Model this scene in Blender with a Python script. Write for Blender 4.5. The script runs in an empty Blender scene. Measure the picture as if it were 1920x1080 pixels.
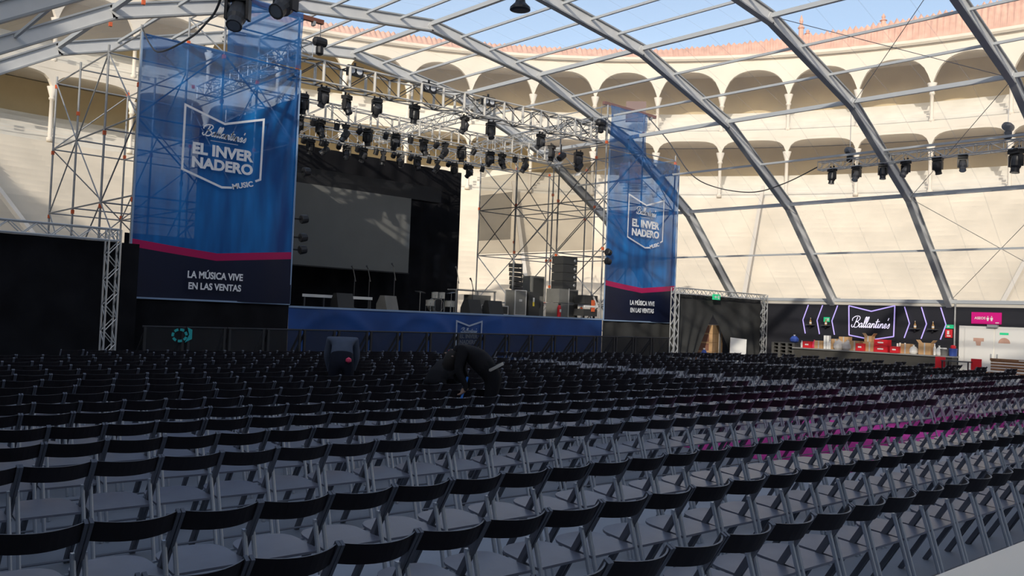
import bpy, bmesh, math, random
from mathutils import Vector, Matrix
random.seed(7)
S = bpy.context.scene
COL = S.collection
PI = math.pi

# ------------------------------------------------------------------ camera, sky, sun, exposure
F_PX = 1656.0
ROT = Matrix(((0.7422831, -0.05163834, -0.66809377), (-0.66886222, 0.00314231, -0.74337975), (0.04048625, 0.99866091, -0.03220646)))
CAM = Vector((0, 0, 1.87))
cd = bpy.data.cameras.new('camera'); cam = bpy.data.objects.new('camera', cd); COL.objects.link(cam)
cd.sensor_fit = 'HORIZONTAL'; cd.sensor_width = 36.0; cd.lens = F_PX / 1920 * 36.0; cd.clip_end = 500; cd.clip_start = 0.05
cam.matrix_world = Matrix.Translation(CAM) @ ROT.to_4x4()
S.camera = cam

W = bpy.data.worlds.new('sky'); S.world = W; W.use_nodes = True
wn = W.node_tree.nodes; wl = W.node_tree.links
bgn = wn['Background']
sky = wn.new('ShaderNodeTexSky'); sky.sky_type = 'NISHITA'; sky.sun_disc = False
sky.sun_elevation = math.radians(22); sky.sun_rotation = math.radians(239); sky.air_density = 1.0; sky.dust_density = 1.5; sky.ozone_density = 1.0
hs = wn.new('ShaderNodeHueSaturation'); hs.inputs['Saturation'].default_value = 0.85
wl.new(sky.outputs[0], hs.inputs['Color']); wl.new(hs.outputs[0], bgn.inputs['Color'])
bgn.inputs['Strength'].default_value = 0.165

SUN_DIR = Vector((0.86, 0.51, 0.0)).normalized() * math.cos(math.radians(20.6)) + Vector((0, 0, -math.sin(math.radians(20.6))))
sd = bpy.data.lights.new('sun', 'SUN'); sd.energy = 2.0; sd.angle = math.radians(0.6); sd.color = (1.0, 0.93, 0.82)
so = bpy.data.objects.new('sun', sd); COL.objects.link(so)
so.rotation_euler = SUN_DIR.to_track_quat('-Z', 'Y').to_euler()

S.view_settings.view_transform = 'Standard'; S.view_settings.look = 'None'; S.view_settings.gamma = 1.0
S.view_settings.use_curve_mapping = False; S.view_settings.exposure = 0.43

def project(p):
    c = ROT.transposed() @ (Vector(p) - CAM)
    if c.z > -0.05: return None
    return (960 + F_PX * c.x / -c.z, 540 - F_PX * c.y / -c.z, -c.z)

# ------------------------------------------------------------------ materials
def mat(name, col, rough=0.6, metal=0.0, spec=0.5, noise=0.0, nscale=8.0, alpha=1.0, emit=None, estr=0.0, trans_col=None, translucent=0.0):
    m = bpy.data.materials.new(name); m.use_nodes = True
    nt = m.node_tree; n = nt.nodes; l = nt.links
    b = n['Principled BSDF']
    b.inputs['Base Color'].default_value = (*col, 1); b.inputs['Roughness'].default_value = rough; b.inputs['Metallic'].default_value = metal
    b.inputs['Specular IOR Level'].default_value = spec
    if emit:
        b.inputs['Emission Color'].default_value = (*emit, 1); b.inputs['Emission Strength'].default_value = estr
    if noise > 0:
        tc = n.new('ShaderNodeTexCoord'); nz = n.new('ShaderNodeTexNoise'); nz.inputs['Scale'].default_value = nscale; nz.inputs['Detail'].default_value = 5
        rp = n.new('ShaderNodeMapRange'); rp.inputs[1].default_value = 0.3; rp.inputs[2].default_value = 0.7
        rp.inputs[3].default_value = 1 - noise; rp.inputs[4].default_value = 1 + noise
        mx = n.new('ShaderNodeMix'); mx.data_type = 'RGBA'; mx.blend_type = 'MULTIPLY'; mx.inputs[0].default_value = 1.0
        mx.inputs[6].default_value = (*col, 1)
        l.new(tc.outputs['Object'], nz.inputs['Vector']); l.new(nz.outputs[0], rp.inputs[0]); l.new(rp.outputs[0], mx.inputs[7]); l.new(mx.outputs[2], b.inputs['Base Color'])
    if alpha < 1.0:
        out = n['Material Output']; tr = n.new('ShaderNodeBsdfTransparent')
        if trans_col: tr.inputs[0].default_value = (*trans_col, 1)
        ms = n.new('ShaderNodeMixShader'); ms.inputs[0].default_value = alpha
        src = b.outputs[0]
        if translucent > 0:
            tl = n.new('ShaderNodeBsdfTranslucent'); tl.inputs[0].default_value = (*col, 1)
            m2 = n.new('ShaderNodeMixShader'); m2.inputs[0].default_value = translucent
            l.new(b.outputs[0], m2.inputs[1]); l.new(tl.outputs[0], m2.inputs[2]); src = m2.outputs[0]
        l.new(tr.outputs[0], ms.inputs[1]); l.new(src, ms.inputs[2]); l.new(ms.outputs[0], out.inputs[0])
    return m

M = {}
M['black_cloth'] = mat('black_cloth', (0.012, 0.012, 0.014), 0.95, noise=0.35, nscale=1.2, spec=0.15)
M['gate_cloth'] = mat('gate_cloth', (0.05, 0.05, 0.048), 0.95, noise=0.4, nscale=0.8, spec=0.15)
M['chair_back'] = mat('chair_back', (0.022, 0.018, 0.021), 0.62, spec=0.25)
M['chair_edge_sheen'] = mat('chair_edge_sheen', (0.16, 0.165, 0.185), 0.5)  # sky reflection along the backrest's thin top rim, put into the colour
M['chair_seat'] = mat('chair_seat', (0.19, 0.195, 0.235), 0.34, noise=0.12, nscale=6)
M['chair_leg'] = mat('chair_leg', (0.15, 0.155, 0.18), 0.42, 0.2)
M['chair_steel'] = mat('chair_steel', (0.56, 0.60, 0.66), 0.32, 0.5)
M['vinyl'] = mat('vinyl', (0.36, 0.385, 0.43), 0.5, noise=0.10, nscale=0.8)
M['sand'] = mat('sand', (0.62, 0.50, 0.33), 0.95, noise=0.1, nscale=0.6)
M['carpet'] = mat('carpet', (0.85, 0.08, 0.42), 0.95, noise=0.12, nscale=10, spec=0.1)
M['stone'] = mat('stone', (0.69, 0.62, 0.51), 0.9, noise=0.10, nscale=0.35, spec=0.2)
M['plaster'] = mat('plaster', (0.72, 0.65, 0.545), 0.85, noise=0.05, nscale=0.6, spec=0.2)
M['ochre'] = mat('ochre', (0.60, 0.49, 0.31), 0.9, noise=0.08, nscale=0.5, spec=0.2)
M['bench'] = mat('bench', (0.70, 0.66, 0.58), 0.8, noise=0.08, nscale=0.8, spec=0.2)
M['brick'] = mat('brick', (0.66, 0.40, 0.30), 0.9, noise=0.15, nscale=1.5, spec=0.2)
M['window_dark'] = mat('window_dark', (0.16, 0.09, 0.07), 0.6)
M['arch_metal'] = mat('arch_metal', (0.74, 0.73, 0.70), 0.45, 0.0, noise=0.05, nscale=2)
M['arch_flange'] = mat('arch_flange', (0.40, 0.41, 0.41), 0.5, 0.0)
M['purlin'] = mat('purlin', (0.50, 0.52, 0.53), 0.45, 0.0)
M['cable'] = mat('cable', (0.06, 0.06, 0.06), 0.6)
M['wire'] = mat('wire', (0.30, 0.30, 0.30), 0.4, 0.6)
M['alu'] = mat('alu', (0.66, 0.66, 0.64), 0.38, 0.45)
M['galv'] = mat('galv', (0.42, 0.42, 0.41), 0.45, 0.4, noise=0.1, nscale=5)
M['truss_white'] = mat('truss_white', (0.80, 0.76, 0.68), 0.45, 0.15)
M['truss_dark'] = mat('truss_dark', (0.10, 0.10, 0.10), 0.5, 0.3)
M['orange'] = mat('orange', (0.85, 0.16, 0.05), 0.6)
M['rust'] = mat('rust', (0.20, 0.07, 0.04), 0.7)
M['fixture'] = mat('fixture', (0.020, 0.020, 0.022), 0.42, spec=0.5)
M['fixture_grey'] = mat('fixture_grey', (0.075, 0.075, 0.078), 0.45)
M['lens'] = mat('lens', (0.30, 0.32, 0.34), 0.12, 0.6)
M['screen'] = mat('screen', (0.20, 0.20, 0.185), 0.75, noise=0.05, nscale=1)
M['deck'] = mat('deck', (0.02, 0.02, 0.02), 0.7)
M['gauze'] = mat('gauze', (0.07, 0.07, 0.065), 0.9, alpha=0.36, trans_col=(0.78, 0.76, 0.72))
M['gauze_dense'] = mat('gauze_dense', (0.05, 0.05, 0.05), 0.9, alpha=0.62)
M['barrier_mesh'] = mat('barrier_mesh', (0.02, 0.02, 0.022), 0.8, alpha=0.5)
M['barrier'] = mat('barrier', (0.035, 0.035, 0.037), 0.5, 0.3)
M['print_white'] = mat('print_white', (0.95, 0.96, 0.97), 0.7)
M['print_pale'] = mat('print_pale', (0.42, 0.50, 0.62), 0.7)
M['hem'] = mat('hem', (0.30, 0.42, 0.60), 0.7)
M['neon'] = mat('neon', (0.5, 0.4, 0.9), 0.5, emit=(0.44, 0.36, 0.80), estr=0.5)
M['neon_white'] = mat('neon_white', (0.9, 0.85, 1), 0.5, emit=(0.80, 0.74, 0.95), estr=0.6)
M['exit_green'] = mat('exit_green', (0.02, 0.45, 0.20), 0.5, emit=(0.02, 0.55, 0.22), estr=0.35)
M['sign_red'] = mat('sign_red', (0.75, 0.03, 0.04), 0.5)
M['magenta'] = mat('magenta', (0.78, 0.005, 0.25), 0.5)
M['white'] = mat('white', (0.90, 0.87, 0.80), 0.6)
M['table_cream'] = mat('table_cream', (0.92, 0.86, 0.74), 0.3)
M['seam'] = mat('seam', (0.9, 0.89, 0.86), 0.5, alpha=0.16, translucent=0.5)
M['tarp'] = mat('tarp', (0.80, 0.74, 0.64), 0.6)
M['bar_black'] = mat('bar_black', (0.022, 0.022, 0.028), 0.55, noise=0.1, nscale=1)
M['bar_front'] = mat('bar_front', (0.060, 0.055, 0.045), 0.6, noise=0.15, nscale=2)
M['bar_top'] = mat('bar_top', (0.30, 0.29, 0.27), 0.4)
M['card'] = mat('card', (0.60, 0.36, 0.17), 0.85, noise=0.08, nscale=3)
M['card_dark'] = mat('card_dark', (0.24, 0.10, 0.06), 0.8)
M['film'] = mat('film', (0.75, 0.72, 0.68), 0.3, alpha=0.75)
M['red_plastic'] = mat('red_plastic', (0.72, 0.02, 0.03), 0.45)
M['pallet'] = mat('pallet', (0.10, 0.095, 0.085), 0.8, noise=0.2, nscale=4)
M['blue_plastic'] = mat('blue_plastic', (0.05, 0.10, 0.40), 0.5)
M['wood'] = mat('wood', (0.30, 0.14, 0.06), 0.6, noise=0.2, nscale=6)
M['amber'] = mat('amber', (0.55, 0.30, 0.10), 0.3)
M['drum_shell'] = mat('drum_shell', (0.55, 0.53, 0.47), 0.3, 0.2)
M['chrome'] = mat('chrome', (0.7, 0.7, 0.68), 0.2, 0.9)
M['case_grey'] = mat('case_grey', (0.20, 0.195, 0.175), 0.55, noise=0.1, nscale=3)
M['speaker'] = mat('speaker', (0.045, 0.045, 0.042), 0.7)
M['yellow'] = mat('yellow', (0.80, 0.62, 0.06), 0.6)
M['cyan'] = mat('cyan', (0.02, 0.42, 0.42), 0.6)
M['skin'] = mat('skin', (0.45, 0.28, 0.20), 0.6)
M['hair'] = mat('hair', (0.02, 0.015, 0.012), 0.7)
M['black_shirt'] = mat('black_shirt', (0.020, 0.019, 0.021), 0.9, noise=0.2, nscale=6, spec=0.2)
M['black_pants'] = mat('black_pants', (0.012, 0.012, 0.014), 0.9, spec=0.2)
M['grey_shirt'] = mat('grey_shirt', (0.085, 0.105, 0.15), 0.9, noise=0.12, nscale=6, spec=0.2)
M['navy_pants'] = mat('navy_pants', (0.012, 0.014, 0.024), 0.9, spec=0.2)
M['belt'] = mat('belt', (0.42, 0.40, 0.36), 0.6)
M['shoe'] = mat('shoe', (0.02, 0.02, 0.02), 0.6)
M['bright_blue'] = mat('bright_blue', (0.03, 0.22, 0.75), 0.5)
M['pink'] = mat('pink', (0.85, 0.06, 0.15), 0.6)
M['membrane'] = mat('membrane', (0.86, 0.85, 0.83), 0.35, alpha=0.20, trans_col=(0.97, 0.975, 0.98), translucent=0.5)

def banner_mat(name, xc, half, zv, slope, zt, alpha_top):
    """printed mesh banner: navy foot under a pink chevron, blue art above; woven so that the upper part lets light through"""
    m = bpy.data.materials.new(name); m.use_nodes = True
    nt = m.node_tree; n = nt.nodes; l = nt.links; b = n['Principled BSDF']; out = n['Material Output']
    b.inputs['Roughness'].default_value = 0.42
    tc = n.new('ShaderNodeTexCoord'); sx = n.new('ShaderNodeSeparateXYZ'); l.new(tc.outputs['Object'], sx.inputs[0])
    def math_(op, a, bb=None):
        q = n.new('ShaderNodeMath'); q.operation = op
        for i, v in enumerate((a, bb)):
            if v is None: continue
            if isinstance(v, (int, float)): q.inputs[i].default_value = v
            else: l.new(v, q.inputs[i])
        return q.outputs[0]
    d = math_('ABSOLUTE', math_('SUBTRACT', sx.outputs[0], xc))
    h = math_('SUBTRACT', sx.outputs[2], math_('ADD', math_('MULTIPLY', d, slope), zv))   # height over chevron foot line
    is_navy = math_('LESS_THAN', h, 0.0); is_pink = math_('LESS_THAN', h, 0.225)
    # art: streaks of light fanning from the lower middle, brighter blue low, deep blue high
    nz = n.new('ShaderNodeTexNoise'); nz.inputs['Scale'].default_value = 1.0; nz.inputs['Detail'].default_value = 3
    mp = n.new('ShaderNodeMapping'); mp.inputs['Rotation'].default_value = (0, 0.6, 0); mp.inputs['Scale'].default_value = (1.3, 1, 0.22)
    l.new(tc.outputs['Object'], mp.inputs[0]); l.new(mp.outputs[0], nz.inputs['Vector'])
    cr = n.new('ShaderNodeValToRGB'); cr.color_ramp.elements[0].position = 0.36; cr.color_ramp.elements[0].color = (0.008, 0.085, 0.33, 1)
    cr.color_ramp.elements[1].position = 0.72; cr.color_ramp.elements[1].color = (0.014, 0.32, 0.88, 1)
    l.new(nz.outputs[0], cr.inputs[0])
    mixp = n.new('ShaderNodeMix'); mixp.data_type = 'RGBA'; l.new(is_pink, mixp.inputs[0]); l.new(cr.outputs[0], mixp.inputs[6]); mixp.inputs[7].default_value = (0.66, 0.012, 0.14, 1)
    mixn = n.new('ShaderNodeMix'); mixn.data_type = 'RGBA'; l.new(is_navy, mixn.inputs[0]); l.new(mixp.outputs[2], mixn.inputs[6]); mixn.inputs[7].default_value = (0.010, 0.016, 0.050, 1)
    l.new(mixn.outputs[2], b.inputs['Base Color'])
    mr = n.new('ShaderNodeMapRange'); l.new(sx.outputs[2], mr.inputs[0]); mr.inputs[1].default_value = zv + 1.9; mr.inputs[2].default_value = zt
    mr.inputs[3].default_value = 0.955; mr.inputs[4].default_value = alpha_top
    a = math_('MAXIMUM', mr.outputs[0], math_('MULTIPLY', is_pink, 0.99))
    tl = n.new('ShaderNodeBsdfTranslucent'); l.new(mixn.outputs[2], tl.inputs[0])
    m2 = n.new('ShaderNodeMixShader'); m2.inputs[0].default_value = 0.3; l.new(b.outputs[0], m2.inputs[1]); l.new(tl.outputs[0], m2.inputs[2])
    tr = n.new('ShaderNodeBsdfTransparent'); tr.inputs[0].default_value = (0.50, 0.64, 0.88, 1)
    ms = n.new('ShaderNodeMixShader'); l.new(a, ms.inputs[0]); l.new(tr.outputs[0], ms.inputs[1]); l.new(m2.outputs[0], ms.inputs[2]); l.new(ms.outputs[0], out.inputs[0])
    return m
M['skirt'] = mat('skirt', (0.010, 0.070, 0.28), 0.5, noise=0.35, nscale=0.6)

# ------------------------------------------------------------------ mesh helpers
def link(o, parent=None):
    COL.objects.link(o)
    if parent is not None: o.parent = parent
    return o
def tag(o, label=None, cat=None, group=None, kind=None):
    if label: o['label'] = label
    if cat: o['category'] = cat
    if group: o['group'] = group
    if kind: o['kind'] = kind
    return o
def thing(name, label, cat, loc=(0, 0, 0), rz=0.0, group=None):
    o = bpy.data.objects.new(name, None); COL.objects.link(o); o.location = loc; o.rotation_euler = (0, 0, rz); o.empty_display_size = 0.2
    return tag(o, label, cat, group)

class MB:
    def __init__(self): self.v = []; self.f = []; self.m = []; self.cur = 0
    def add(self, vs, fs):
        b = len(self.v); self.v += [tuple(x) for x in vs]
        for f in fs: self.f.append(tuple(i + b for i in f)); self.m.append(self.cur)
        return self
    def box(self, c, s, rot=None):
        h = Vector(s) / 2; c = Vector(c)
        pts = [Vector((x * h.x, y * h.y, z * h.z)) for z in (-1, 1) for y in (-1, 1) for x in (-1, 1)]
        if rot is not None: pts = [rot @ p for p in pts]
        return self.add([p + c for p in pts], [(0, 2, 3, 1), (4, 5, 7, 6), (0, 1, 5, 4), (2, 6, 7, 3), (0, 4, 6, 2), (1, 3, 7, 5)])
    def b2(self, a, b):
        return self.box([(a[i] + b[i]) / 2 for i in range(3)], [abs(b[i] - a[i]) for i in range(3)])
    def bar(self, a, b, w, h, up=(0, 0, 1)):
        a = Vector(a); b = Vector(b); d = (b - a).normalized(); u = Vector(up)
        if abs(d.dot(u)) > 0.98: u = Vector((0, 1, 0))
        x = d.cross(u).normalized(); z = x.cross(d)
        vs = [p + x * sx * w / 2 + z * sz * h / 2 for p in (a, b) for sx, sz in ((-1, -1), (1, -1), (1, 1), (-1, 1))]
        return self.add(vs, [(0, 1, 2, 3), (7, 6, 5, 4), (0, 4, 5, 1), (1, 5, 6, 2), (2, 6, 7, 3), (3, 7, 4, 0)])
    def tube(self, a, b, r, n=8, r2=None):
        a = Vector(a); b = Vector(b); r2 = r if r2 is None else r2
        d = (b - a).normalized(); u = Vector((0, 0, 1)) if abs(d.z) < 0.9 else Vector((1, 0, 0))
        x = d.cross(u).normalized(); y = d.cross(x)
        vs = [p + (x * math.cos(t) + y * math.sin(t)) * q for p, q in ((a, r), (b, r2)) for t in [2 * PI * i / n for i in range(n)]]
        fs = [(i, (i + 1) % n, n + (i + 1) % n, n + i) for i in range(n)] + [tuple(range(n - 1, -1, -1)), tuple(range(n, 2 * n))]
        return self.add(vs, fs)
    def path(self, pts, r, n=6):
        for a, b in zip(pts[:-1], pts[1:]): self.tube(a, b, r, n)
        return self
    def lathe(self, prof, n=16, c=(0, 0, 0), rot=None):
        c = Vector(c); vs = []
        for r, z in prof:
            for i in range(n):
                p = Vector((r * math.cos(2 * PI * i / n), r * math.sin(2 * PI * i / n), z))
                vs.append((rot @ p if rot is not None else p) + c)
        fs = [(k * n + i, k * n + (i + 1) % n, (k + 1) * n + (i + 1) % n, (k + 1) * n + i) for k in range(len(prof) - 1) for i in range(n)]
        fs += [tuple(range(n - 1, -1, -1)), tuple(range((len(prof) - 1) * n, len(prof) * n))]
        return self.add(vs, fs)
    def grid(self, fn, nu, nv):
        vs = [fn(i / nu, j / nv) for j in range(nv + 1) for i in range(nu + 1)]
        fs = [(j * (nu + 1) + i, j * (nu + 1) + i + 1, (j + 1) * (nu + 1) + i + 1, (j + 1) * (nu + 1) + i) for j in range(nv) for i in range(nu)]
        return self.add(vs, fs)
    def prism(self, poly, mapf, d0, d1):
        n = len(poly)
        vs = [mapf(u, v, d0) for u, v in poly] + [mapf(u, v, d1) for u, v in poly]
        return self.add(vs, [tuple(range(n - 1, -1, -1)), tuple(range(n, 2 * n))] + [(i, (i + 1) % n, n + (i + 1) % n, n + i) for i in range(n)])
    def ribbon(self, pts, w, mapf, d=0.0, close=False):
        """flat strip of width w along 2-D points, mitred"""
        n = len(pts); L = []
        for i in range(n):
            if close: a, b = pts[i - 1], pts[(i + 1) % n]
            else: a, b = pts[max(i - 1, 0)], pts[min(i + 1, n - 1)]
            p = Vector(pts[i]); d1 = (p - Vector(a)); d2 = (Vector(b) - p)
            if d1.length < 1e-6: d1 = d2
            if d2.length < 1e-6: d2 = d1
            d1.normalize(); d2.normalize(); t = (d1 + d2)
            t = t.normalized() if t.length > 1e-4 else d1
            nrm = Vector((-t.y, t.x)); k = min(1 / max(nrm.dot(Vector((-d1.y, d1.x))), 0.35), 2.2)
            L.append((p + nrm * w / 2 * k, p - nrm * w / 2 * k))
        vs = [mapf(q.x, q.y, d) for ab in L for q in ab]
        m = n if close else n - 1
        return self.add(vs, [(2 * i, 2 * i + 1, 2 * ((i + 1) % n) + 1, 2 * ((i + 1) % n)) for i in range(m)])
    def obj(self, name, mats, parent=None, smooth=False, recalc=True):
        me = bpy.data.meshes.new(name); me.from_pydata(self.v, [], self.f)
        mats = mats if isinstance(mats, (list, tuple)) else [mats]
        for q in mats: me.materials.append(M[q] if isinstance(q, str) else q)
        for p, k in zip(me.polygons, self.m): p.material_index = k; p.use_smooth = smooth
        if recalc:
            bm = bmesh.new(); bm.from_mesh(me); bmesh.ops.recalc_face_normals(bm, faces=bm.faces); bm.to_mesh(me); bm.free()
        me.update()
        return link(bpy.data.objects.new(name, me), parent)

def copy_tree(o, parent=None):
    c = o.copy(); COL.objects.link(c)
    if parent is not None: c.parent = parent
    for ch in list(o.children): copy_tree(ch, c)
    return c
def cr_curve(pts, n=5):
    P = [Vector(p) for p in pts]; out = []
    for i in range(len(P) - 1):
        p0 = P[max(i - 1, 0)]; p1 = P[i]; p2 = P[i + 1]; p3 = P[min(i + 2, len(P) - 1)]
        for k in range(n):
            t = k / n
            out.append(0.5 * ((2 * p1) + (-p0 + p2) * t + (2 * p0 - 5 * p1 + 4 * p2 - p3) * t * t + (-p0 + 3 * p1 - 3 * p2 + p3) * t ** 3))
    out.append(P[-1]); return out
def text_obj(name, body, size, matname, mw, parent=None, bold=0.0, fit=None, extrude=0.003, align='LEFT'):
    cu = bpy.data.curves.new(name + '_c', 'FONT'); cu.body = body; cu.size = size; cu.offset = bold; cu.extrude = extrude; cu.align_x = align; cu.resolution_u = 4
    to = bpy.data.objects.new(name + '_t', cu); COL.objects.link(to)
    bpy.context.view_layer.update()
    me = bpy.data.meshes.new_from_object(to.evaluated_get(bpy.context.evaluated_depsgraph_get()))
    bpy.data.objects.remove(to); me.materials.clear(); me.materials.append(M[matname]); me.name = name
    if fit:                                             # (width, height): stretch lettering to its printed size
        xs = [v.co.x for v in me.vertices]; ys = [v.co.y for v in me.vertices]
        w = max(xs) - min(xs); h = max(ys) - min(ys)
        for v in me.vertices: v.co.x = (v.co.x - min(xs)) * fit[0] / w; v.co.y = (v.co.y - min(ys)) * fit[1] / h
    me.transform(mw)
    return link(bpy.data.objects.new(name, me), parent)
FACE_CAM = Matrix(((1, 0, 0, 0), (0, 0, -1, 0), (0, 1, 0, 0), (0, 0, 0, 1)))      # text x -> X, y -> Z, looking toward -Y
FACE_BAR = Matrix(((0, 0, -1, 0), (-1, 0, 0, 0), (0, 1, 0, 0), (0, 0, 0, 1)))     # text x -> -Y, y -> Z, looking toward -X

def script_word():
    """handwritten lettering as polylines, x-height 0.42"""
    out = []; x = 0.0
    def put(strokes, adv):
        nonlocal x
        for s in strokes: out.append([(a + x + 0.28 * b, b) for a, b in s])
        x += adv
    put([[(0.30, 1.0), (0.20, 0.6), (0.10, 0.15), (-0.06, 0.0), (-0.22, 0.10), (-0.20, 0.25)],
         [(-0.25, 0.62), (-0.28, 0.85), (0.05, 1.08), (0.48, 1.08), (0.62, 0.85), (0.42, 0.62), (0.18, 0.54), (0.50, 0.50), (0.66, 0.28), (0.50, 0.04), (0.22, 0.0), (0.08, 0.10)]], 0.70)
    a = [[(0.33, 0.36), (0.20, 0.43), (0.03, 0.26), (0.08, 0.02), (0.25, 0.10), (0.34, 0.42), (0.31, 0.08), (0.38, 0.0), (0.48, 0.12)]]
    l_ = [[(0.0, 0.12), (0.18, 0.55), (0.26, 0.98), (0.16, 1.02), (0.08, 0.7), (0.07, 0.12), (0.14, 0.0), (0.26, 0.12)]]
    nn = [[(0.0, 0.12), (0.09, 0.42), (0.07, 0.0), (0.10, 0.20), (0.24, 0.42), (0.33, 0.34), (0.31, 0.08), (0.38, 0.0), (0.48, 0.12)]]
    put(a, 0.48); put(l_, 0.26); put(l_, 0.26); put(a, 0.48); put(nn, 0.48)
    put([[(0.0, 0.12), (0.16, 0.85), (0.09, 0.10), (0.16, 0.0), (0.28, 0.12)], [(-0.05, 0.58), (0.32, 0.62)]], 0.28)
    put([[(0.0, 0.12), (0.10, 0.42), (0.08, 0.06), (0.14, 0.0), (0.26, 0.12)], [(0.08, 0.60), (0.10, 0.66)]], 0.26)
    put(nn, 0.48)
    put([[(0.0, 0.12), (0.20, 0.20), (0.26, 0.36), (0.15, 0.43), (0.04, 0.25), (0.10, 0.02), (0.22, 0.02), (0.36, 0.14)]], 0.36)
    put([[(0.02, 0.98), (-0.04, 0.74)]], 0.06)
    put([[(0.0, 0.12), (0.18, 0.44), (0.22, 0.20), (0.14, 0.0), (0.0, 0.04)]], 0.24)
    return out, x
def write_script(name, x0, z0, width, height, mapf, matname, parent, stroke=0.075, round_r=None):
    strokes, L = script_word(); L += 0.1
    mb = MB()
    for s in strokes:
        p = [(x0 + q.x / L * width, z0 + q.y / 1.05 * height) for q in cr_curve([Vector((a, b)) for a, b in s], 5)]
        if round_r: mb.path([Vector(mapf(u, v, 0)) for u, v in p], round_r, 5)
        else: mb.ribbon(p, stroke * height, mapf)
    return mb.obj(name, matname, parent, recalc=bool(round_r))
ORD = ['zeroth', 'first', 'second', 'third', 'fourth', 'fifth', 'sixth', 'seventh', 'eighth', 'ninth', 'tenth', 'eleventh', 'twelfth', 'thirteenth', 'fourteenth', 'fifteenth', 'sixteenth', 'seventeenth', 'eighteenth', 'nineteenth', 'twentieth']
def ordw(n):
    if n <= 20: return ORD[n]
    t, u = divmod(n, 10); tens = {2: 'twent', 3: 'thirt', 4: 'fort', 5: 'fift', 6: 'sixt'}[t]
    return tens + 'ieth' if u == 0 else tens + 'y-' + ORD[u]

# ------------------------------------------------------------------ the setting
tag(MB().b2((-1.5, -9, -0.05), (40.3, 35, 0)).obj('floor', 'vinyl'), 'blue grey vinyl floor under the seating', kind='structure')
g = MB(); n = 64
g.add([(19.4 + 60 * math.cos(2 * PI * i / n), 16 + 60 * math.sin(2 * PI * i / n), -0.06) for i in range(n)], [tuple(range(n))])
tag(g.obj('ground', 'sand'), 'sand of the bullring around the tent', kind='structure')
cp = MB(); cp.b2((11.0, 5.65, 0.001), (33.4, 8.25, 0.012)); cp.b2((15.85, 8.25, 0.001), (17.15, 10.5, 0.0119))
tag(cp.obj('carpet_runner', 'carpet'), 'magenta carpet runner laid in the cross aisle between the chair rows', 'carpet')

# bullring: rings about its centre
CX, CY, NB = 19.4, 16.0, 58
def ring(prof, a0, a1, n, mb=None, jag=None):
    mb = mb or MB(); vs = []
    for i in range(n + 1):
        t = a0 + (a1 - a0) * i / n
        for r, z in prof: vs.append((CX + r * math.cos(t), CY + r * math.sin(t), z))
    k = len(prof)
    return mb.add(vs, [(i * k + j, (i + 1) * k + j, (i + 1) * k + j + 1, i * k + j + 1) for i in range(n) for j in range(k - 1)])
TAU = 2 * PI
bull = thing('bullring_gallery', 'cream bullring stands with two tiers of arcades beyond the clear tent', 'building', (CX, CY, 0))
bull.location = (0, 0, 0)
prof = [(31.0, 0.0), (31.0, 2.0)]
r, z = 31.0, 2.0
while r < 46.4:
    r += 0.62; prof.append((r, z)); z += 0.395; prof.append((r, z))
prof.append((47.0, prof[-1][1])); ZT = 12.0; prof.append((47.0, ZT))
ring(prof, 0, TAU, 116).obj('terrace', 'stone', bull)
def seats(z0, z1, n):
    p = [(47.1, z0)]; dr = 4.4 / n; dz = (z1 - z0) / n; rr = 47.6; zz = z0
    p.append((rr, z0))
    for i in range(n): zz += dz; p.append((rr, zz)); rr += dr; p.append((rr, zz))
    return p
ring(seats(12.0, 14.4, 5), 0, TAU, 116).obj('bench_steps', 'bench', bull)
ring(seats(17.25, 19.7, 5), 0, TAU, 116).obj('bench_steps', 'bench', bull)
ring([(52.0, 12.0), (52.0, 16.9)], 0, TAU, 116).obj('back_wall', 'ochre', bull)
ring([(52.0, 17.2), (52.0, 23.0)], 0, TAU, 116).obj('back_wall', 'ochre', bull)
ring([(52.2, 16.95), (46.9, 16.95), (46.75, 16.7), (46.75, 17.25), (52.2, 17.2)], 0, TAU, 116).obj('gallery_floor', 'plaster', bull)
ring([(46.6, 22.95), (46.45, 23.1), (46.45, 23.3), (46.9, 23.35)], 0, TAU, 116).obj('cornice', 'plaster', bull)
ring([(46.6, 22.9), (52.3, 23.0)], 0, TAU, 116).obj('ceiling_lining', 'plaster', bull)
ring([(53.0, 0.0), (53.0, 24.6)], 0, TAU, 116).obj('outer_wall', 'brick', bull)
ring([(47.7, 23.4), (53.0, 24.6)], 0, TAU, 116).obj('roof', 'brick', bull)
def crest_h(dg):                               # brick parapet: low over the stage, taller to the right, saw-toothed there
    k = max(0.0, min(1.0, (38 - dg) / 30)) if -60 < dg < 180 else 0.0
    return 0.55 + 1.35 * k
cre = MB(); NT = 720
for i in range(NT):
    vs = []
    for j in (i, i + 0.5, i + 1):
        t = TAU * j / NT; dg = (math.degrees(t) + 180) % 360 - 180; h = crest_h(dg)
        zz = 23.36 + h + ((0.30 + 0.10 * math.sin(i * 1.7)) * (0.3 + 0.7 * min(1, h / 1.5)) if j == i + 0.5 else 0.0)
        for rr, q in ((46.7, 23.36), (47.7, zz + 0.3), (48.0, zz + 0.3), (48.0, 23.36)): vs.append((CX + rr * math.cos(t), CY + rr * math.sin(t), q))
    cre.add(vs, [(4 * a_ + k, 4 * a_ + 4 + k, 4 * a_ + 5 + k, 4 * a_ + 1 + k) for a_ in (0, 1) for k in range(3)])
cre.obj('crest', 'brick', bull)
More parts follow.
